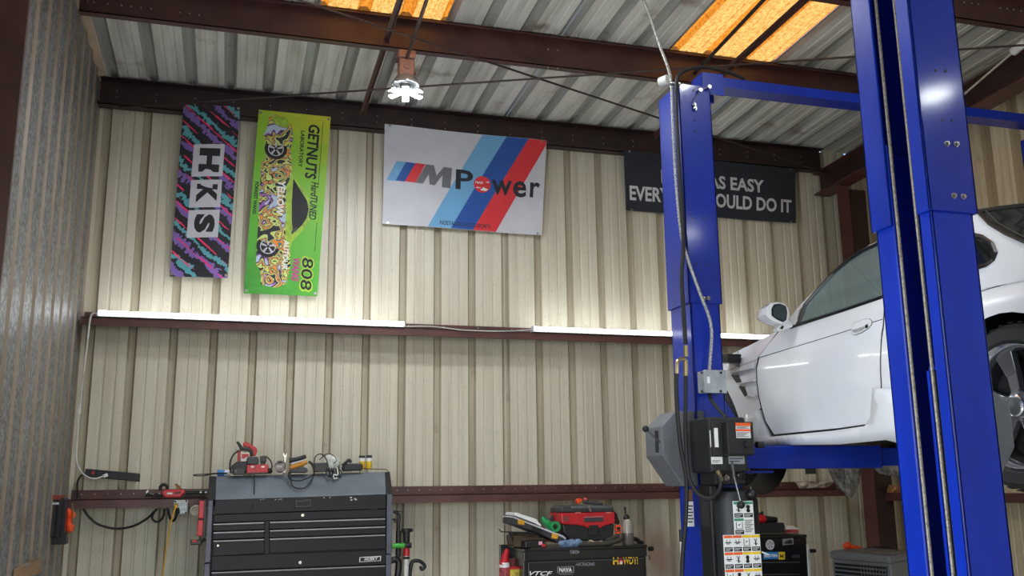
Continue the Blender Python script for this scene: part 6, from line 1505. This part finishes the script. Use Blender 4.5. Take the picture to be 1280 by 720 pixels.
# wheels
M_TYRE = mat('tyre', (30, 29, 28), .7, 0, .1, 30, (1,1,1), .1, 120)
M_RIM = mat('rim_grey', (118, 120, 124), .28, .7, .05, 10); M_RIMB = mat('rim_lip', (214, 216, 220), .16, .95, .03); M_HUB = mat('hub_dark', (44, 45, 48), .35, .5, .05)
def wheel(hy, hz, xo, s, turn=0.0):
    c = Vector((xo, hy, hz)); ax = Vector((-s, 0, 0))
    w_ = build('wheel', MB().lathe(c, ax, [(.225,-.21),(.30,-.215),(.328,-.19),(RT,-.15),(RT,-.06),(.328,-.02),(.305,.004),(.262,.006),(.250,-.005)], 44, False), M_TYRE, car, True)
    mb = MB()
    for k in range(40):
        a = 2*math.pi*k/40; d = Vector((0, math.cos(a), math.sin(a))); t_ = Vector((0,-math.sin(a),math.cos(a)))
        mb.obox(c+d*(RT)+ax*-.105, ax, t_, d, .075, .012, .0022)
    tr = build('tread_blocks', mb, M_TYRE, w_); tr['kind'] = 'stuff'
    build('rim_lip', MB().lathe(c, ax, [(.235,-.19),(.236,-.02),(.250,.002),(.246,.006),(.238,-.002),(.222,-.03),(.222,-.06),(.215,-.19)], 44, False), M_RIMB, w_, True)
    build('rim_barrel', MB().lathe(c, ax, [(.20,-.195),(.21,-.10),(.222,-.055),(.218,-.05),(.20,-.10),(.001,-.13)], 32, False), M_HUB, w_, True)
    for k in range(6):
        a = 2*math.pi*k/6+.25; d = Vector((0, math.cos(a), math.sin(a))); t_ = Vector((0,-math.sin(a),math.cos(a)))
        q = [c+d*.04-t_*.022+ax*-.030, c+d*.04+t_*.022+ax*-.030, c+d*.13+t_*.026+ax*-.040, c+d*.226+t_*.046+ax*-.034, c+d*.226-t_*.046+ax*-.034, c+d*.13-t_*.026+ax*-.040]
        build('spoke', MB().prism(q, ax*-.03), M_RIM, w_, False, .004)
    build('hub_cap', MB().lathe(c, ax, [(.062,-.045),(.060,-.022),(.040,-.016),(.038,-.004),(.030,0),(.001,.0)], 24), M_RIM, w_, True)
    build('hub_ring', MB().lathe(c, ax, [(.040,-.012),(.044,-.006),(.038,-.002)], 24, False), M_RIMB, w_, True)
    for k in range(5):
        a = 2*math.pi*k/5+.6; p = c+Vector((0,math.cos(a),math.sin(a)))*.055+ax*-.03
        build('wheel_nut', MB().cyl(p, p+ax*.020, .010, n=6), M_RIMB, w_)
    return w_
for hy, hz in (HR, HF):
    wheel(hy, hz, SX+.012, 1); wheel(hy, hz, 2*XC-SX-.012, -1)
# fender vents and strakes
def quad(name, pts, m, off, parent=pw_): return panel(name, S_(*pts), side_x, m, off, .05, parent, False)
quad('vent_mesh', ((914.5,469),(924,468.5),(927.5,477.5),(921,478.5)), M_CARD, .004)
quad('vent_mesh', ((924,483),(931,483),(935,494),(931.5,496)), M_CARD, .004)
def strake(a, b, c, h):
    pts = [Vector((side_x(*on(side_x, *q)), *on(side_x, *q))) for q in (a, b, c)]
    build('strake', MB().prism(pts, (-h, 0, 0)), M_CAR, pw_, False, .004)
strake((914,467),(946,453),(945,461), .022); strake((923,481),(946,472.5),(946,477), .020); strake((933,495.5),(947,493),(946,497), .012)
for k in range(4):
    a0, b0_ = at(903, 445.2+2.5*k, X=SX-.04), at(918.5-.5*(k % 2), 444.0+2.4*k+.2, X=SX-.04)
    build('intake_fin', MB().bar(a0, b0_, .09, .018, (0,0,1)), M_CARD, car, False, .004)
p_ = S_((922.5,438.5),(923.5,450),(924,459))
build('bumper_seam', MB().tube([Vector((side_x(a, b)-.001, a, b)) for a, b in p_], .0022, 5), M_DGREY, car)
# shoulder crease
def line(name, pts, r, m, off=.0015):
    P = [on(side_x, *q) for q in pts]; D = []
    for i in range(len(P)-1):
        for t in range(8): D.append((P[i][0]+(P[i+1][0]-P[i][0])*t/8, P[i][1]+(P[i+1][1]-P[i][1])*t/8))
    D.append(P[-1]); return build(name, MB().tube([Vector((side_x(a, b)-off, a, b)) for a, b in D], r, 5), m, car, True)
line('shoulder_line', [(949.5,447),(1000,432),(1050,416.5),(1104,399)], .0020, M_DGREY, .004)
line('shoulder_line', [(905,465),(925,457),(947,449)], .0016, M_LGREY, .001)
line('shoulder_line', [(1107,398),(1180,378),(1233,362),(1290,345.5)], .0020, M_DGREY, .001)
line('door_seam', [(949,447),(946.5,460),(947,478),(949.5,497),(957.5,527),(967.5,544)], .0035, M_CARD, .001)
line('door_seam', [(968,544),(1050,536),(1092,530)], .0030, M_CARD, .0)
line('door_seam', [(1101.8,482),(1104.5,407),(1106.5,371)], .0032, M_CARD, .001)
# belt trim and glass house
def gline(name, pts, r, m, off=.004):
    P = [on(green_x, *q) for q in pts]; D = []
    for i in range(len(P)-1):
        for t in range(6): D.append((P[i][0]+(P[i+1][0]-P[i][0])*t/6, P[i][1]+(P[i+1][1]-P[i][1])*t/6))
    D.append(P[-1]); return build(name, MB().tube([Vector((green_x(a, b)-off, a, b)) for a, b in D], r, 6), m, car, True)
glass_o = G_((999,405.5),(1050,388.5),(1108,369.5),(1150,356),(1160,290),(1130,295),(1102,304.5),(1079,315),(1061,327),(1043,342),(1025,361),(1007,381))
gd = panel('door_glass', glass_o, green_x, M_GLS, 0, .08); mirrored(gd)
gline('belt_trim', [(990,409.5),(1050,390),(1108,370.5),(1150,357)], .010, M_CARD, .006)
gline('window_frame', [(999,405.5),(1007,381.5),(1025,360),(1043,341),(1061,325.5),(1079,313.5),(1102,303),(1130,293.5),(1160,288)], .011, M_CARD, .004)
tri = panel('mirror_sail', G_((987,402),(1003,381.5),(997,406),(989,408.5)), green_x, M_CAR, .012, .05)
# pillar and roof rail
rail_o = [(986,399),(988,396),(1002,379.5),(1034,346.5),(1052,329.5),(1070,316),(1088,305.5),(1102,299.5),(1160,279),(1222,262.5)]
rail = panel('roof_rail', G_(*(rail_o + [(1222,268),(1160,285),(1130,292.5),(1102,302.5),(1079,312.5),(1061,324.5),(1043,340),(1025,358.5),(1004,382.5),(989,398)])), green_x, M_CAR, .0, .05)
mirrored(rail)
bp_ = panel('b_pillar', G_((1152,356),(1172,350),(1178,287),(1161,290)), green_x, M_CARD, -.004, .06); mirrored(bp_)
qw = panel('quarter_glass', G_((1172,349),(1232,331.5),(1241,326),(1245,316.5),(1240,305),(1228,297),(1180,286)), green_x, M_GLSR, -.003, .06); mirrored(qw)
gline('quarter_frame', [(1172,350.5),(1233,331.5),(1242,325),(1245.5,316.5),(1240.5,304.5),(1228,296),(1180,284.5)], .010, M_CARD, .003)
cp_ = panel('c_pillar', G_((1180,281),(1222,266),(1238,282),(1258,294),(1279,303.5),(1310,314),(1320,343),(1233,360),(1172,372),(1172,352),(1233,333),(1243,326),(1246.5,316.5),(1241.5,303.5),(1229,294.5)), green_x, M_CAR, 0, .05); mirrored(cp_)
# bonnet, windscreen, roof, rear glass, boot: lofted between the near edge and its mirror image
def loft(name, edge, crown, bow, m, nu=14, thick=0):
    """edge: near-side 3-D polyline; crown(t), bow(t): how far the middle rises / moves along the car"""
    n = len(edge)-1
    def fn(u, v):
        k = v*n; i = min(int(k), n-1); t = k-i; e = edge[i].lerp(edge[i+1], t); q = 4*u*(1-u)
        x = e.x+(2*XC-2*e.x)*u
        return Vector((x, e.y+bow(v)*q, e.z+crown(v)*q))
    return build(name, MB().grid(fn, nu, max(8, n*3)), m, car, True)
def G3(*pts): return [Vector((green_x(*on(green_x, *q)), *on(green_x, *q))) for q in pts]
def S3(yz): return [Vector((side_x(a, b), a, b)) for a, b in yz]
ftop = [Vector((side_x(a, b), a, b)) for a, b in (top+top2[:3])]
loft('bonnet', ftop, lambda v: .055-.02*v, lambda v: .10*v, M_CAR)
apil = G3((987,398),(1002,380.5),(1034,347.5),(1052,330.5),(1070,317),(1088,306.5))
loft('windscreen', apil, lambda v: .04+.02*v, lambda v: .28-.16*v, M_GLS)
loft('roof', G3((1088,306),(1102,300),(1160,279.5),(1222,263)), lambda v: .055-.012*v, lambda v: .12-.22*v, M_CAR)
rge = G3((1222,264.5),(1238,281),(1258,293),(1279,302.5),(1310,313))
loft('rear_glass', rge, lambda v: .045+.01*v, lambda v: -.10-.12*v, M_GLSR)
for i, e in enumerate((rge,)):
    build('rear_glass_trim', MB().tube([p+Vector((-.002,0,.004)) for p in e], .009, 6), M_CARD, car, True)
    build('rear_glass_trim', MB().tube([p+Vector((.035,-.004,.012)) for p in e], .0035, 6), M_RIM, car, True)
    build('rear_glass_header', MB().tube([Vector((e[0].x+(2*XC-2*e[0].x)*u/12, e[0].y-.10*4*(u/12)*(1-u/12), e[0].z+.046*4*(u/12)*(1-u/12)+.002)) for u in range(13)], .010, 6), M_CARD, car, True)
bt = [rge[-1]] + S3([(2.45, 2.52), (2.28, 2.515), (2.10, 2.50)])
loft('boot_lid', bt, lambda v: .03*(1-.5*v), lambda v: -.06-.08*v, M_CAR)
tl = S3([(2.10, 2.50), (1.98, 2.42), (1.93, 2.2), (1.98, 1.95), (2.10, 1.86)])
loft('rear_bumper', tl, lambda v: .015*(1-v), lambda v: -.14-.02*math.sin(math.pi*v), M_CAR)
fb = [Vector((side_x(6.25, 2.23)+.0, 6.25, 2.23)), Vector((side_x(6.36, 2.05), 6.36, 2.05)), Vector((side_x(6.30, 1.86), 6.30, 1.86))]
loft('front_bumper', fb, lambda v: 0, lambda v: .16, M_CAR)
build('underbody', MB().box(SX+.12, 2*XC-SX-.12, 2.0, 6.25, 1.90, 1.94), M_CARD, car)
build('bulkhead', MB().box(SX+.10, 2*XC-SX-.10, 4.78, 4.82, 1.94, 2.46).box(SX+.10, 2*XC-SX-.10, 2.55, 2.6, 1.94, 2.48).box(SX+.1, 2*XC-SX-.1, 2.5, 3.1, 2.44, 2.47), M_CARD, car)
M_SEAT = mat('seat_cloth', (62, 66, 68), .8, 0, .1, 20)
for xs in (SX+.42, 2*XC-SX-.42):
    build('seat', MB().box(xs-.24, xs+.24, 3.7, 4.2, 1.95, 2.1), M_SEAT, car, False, .05)
    build('seat_back', MB().prism([(xs-.22, 3.78, 2.08), (xs+.22, 3.78, 2.08), (xs+.20, 3.52, 2.58), (xs-.20, 3.52, 2.58)], (0, -.10, -.02)), M_SEAT, car, False, .04)
build('steering_wheel', MB().tube([Vector((SX+.42+.18*math.cos(t*math.pi/10), 4.42+.06*math.sin(t*math.pi/10), 2.40+.17*math.sin(t*math.pi/10))) for t in range(20)], .014, 8, True), M_CARD, car, True)
build('dashboard', MB().box(SX+.12, 2*XC-SX-.12, 4.5, 4.8, 2.2, 2.45), M_CARD, car, False, .05)
# wing mirror
YM = at(988, 400, X=SX+.02).y
def mp2(pts, Y): return [at(x, y, Y=Y) for x, y in pts]
outer = ((957.5,393),(958,384.5),(963,379),(972,377.5),(981,380),(985.5,386),(986.5,395),(984,403),(977,405),(967,401.5),(960,397))
mo = mp2(outer, YM); cm = sum(mo, Vector())/len(mo)
mb = MB(); N = len(mo); rings = [mo] + [[cm+(p-cm)*s+Vector((0,d,0)) for p in mo] for s, d in ((1.03,.03),(.98,.08),(.82,.12),(.5,.145))]
for i, rg in enumerate(rings): mb.v += rg
for i in range(len(rings)-1):
    for k in range(N): mb.f.append([i*N+k, i*N+(k+1)%N, (i+1)*N+(k+1)%N, (i+1)*N+k]); mb.mi.append(0)
mb.f.append([4*N+k for k in range(N)]); mb.mi.append(0); mb.f.append([k for k in range(N)]); mb.mi.append(0)
wm = build('wing_mirror', mb, M_CAR, car, True)
gi = mp2(((965,394.5),(964.5,386),(967.5,380.5),(975,379.5),(982,382.5),(984,390),(983,400),(979,402.5),(971,399)), YM-.004)
build('mirror_surround', MB().prism(gi, (0,.004,0)), M_CARD, wm)
cg = sum(gi, Vector())/len(gi)
build('mirror_glass', MB().prism([cg+(p-cg)*.84+Vector((0,-.003,0)) for p in gi], (0,.003,0)), mat('mirror_silver', (150,160,165), .06, 1.0, 0), wm)
build('mirror_foot', MB().prism(mp2(((978,403),(986,399),(992,405),(991,409),(973,414.5),(971,411)), YM+.03), (0,.05,0)), M_CAR, wm, False, .006)
build('mirror_pivot', MB().prism(mp2(((975,410.5),(978,407),(980,408),(978,411.5)), YM+.026), (0,.01,0)), M_CARD, wm)
# door handle
hp = [(980+a/5.536, 290+b/5.536) for a, b in ((472,690),(472,660),(490,632),(560,604),(598,602),(614,618),(612,640),(590,668),(550,692),(495,712),(478,706))]
hb = panel('handle_bezel', S_(*hp), side_x, M_CAR, .006, .03, dr_, False)
md = hb.modifiers.new('thickness', 'SOLIDIFY'); md.thickness = .008; md.offset = -1
hpv = [Vector((side_x(*q)-.004, *q)) for q in S_(*hp)]
build('handle_gap', MB().tube(hpv, .0022, 5, True), M_DGREY, dr_, True)
hp2 = [(980+a/5.536, 290+b/5.536) for a, b in ((482,688),(484,664),(570,640),(566,668),(545,682),(498,698))]
panel('handle_recess', S_(*hp2), side_x, mat('recess_grey', (150,150,152), .4), .0085, .03, dr_, False)
hp3 = [(980+a/5.536, 290+b/5.536) for a, b in ((484,668),(500,650),(572,628),(596,632),(575,650),(500,676))]
hf = panel('handle_flap', S_(*hp3), side_x, M_CAR, .018, .03, dr_, False)
md = hf.modifiers.new('thickness', 'SOLIDIFY'); md.thickness = .010; md.offset = -1
ky = on(side_x, 980+585/5.536, 290+654/5.536); kp = Vector((side_x(*ky)-.010, *ky))
build('lock', MB().cyl(kp, kp+Vector((-.004,0,0)), .009, n=14), M_INK, dr_)
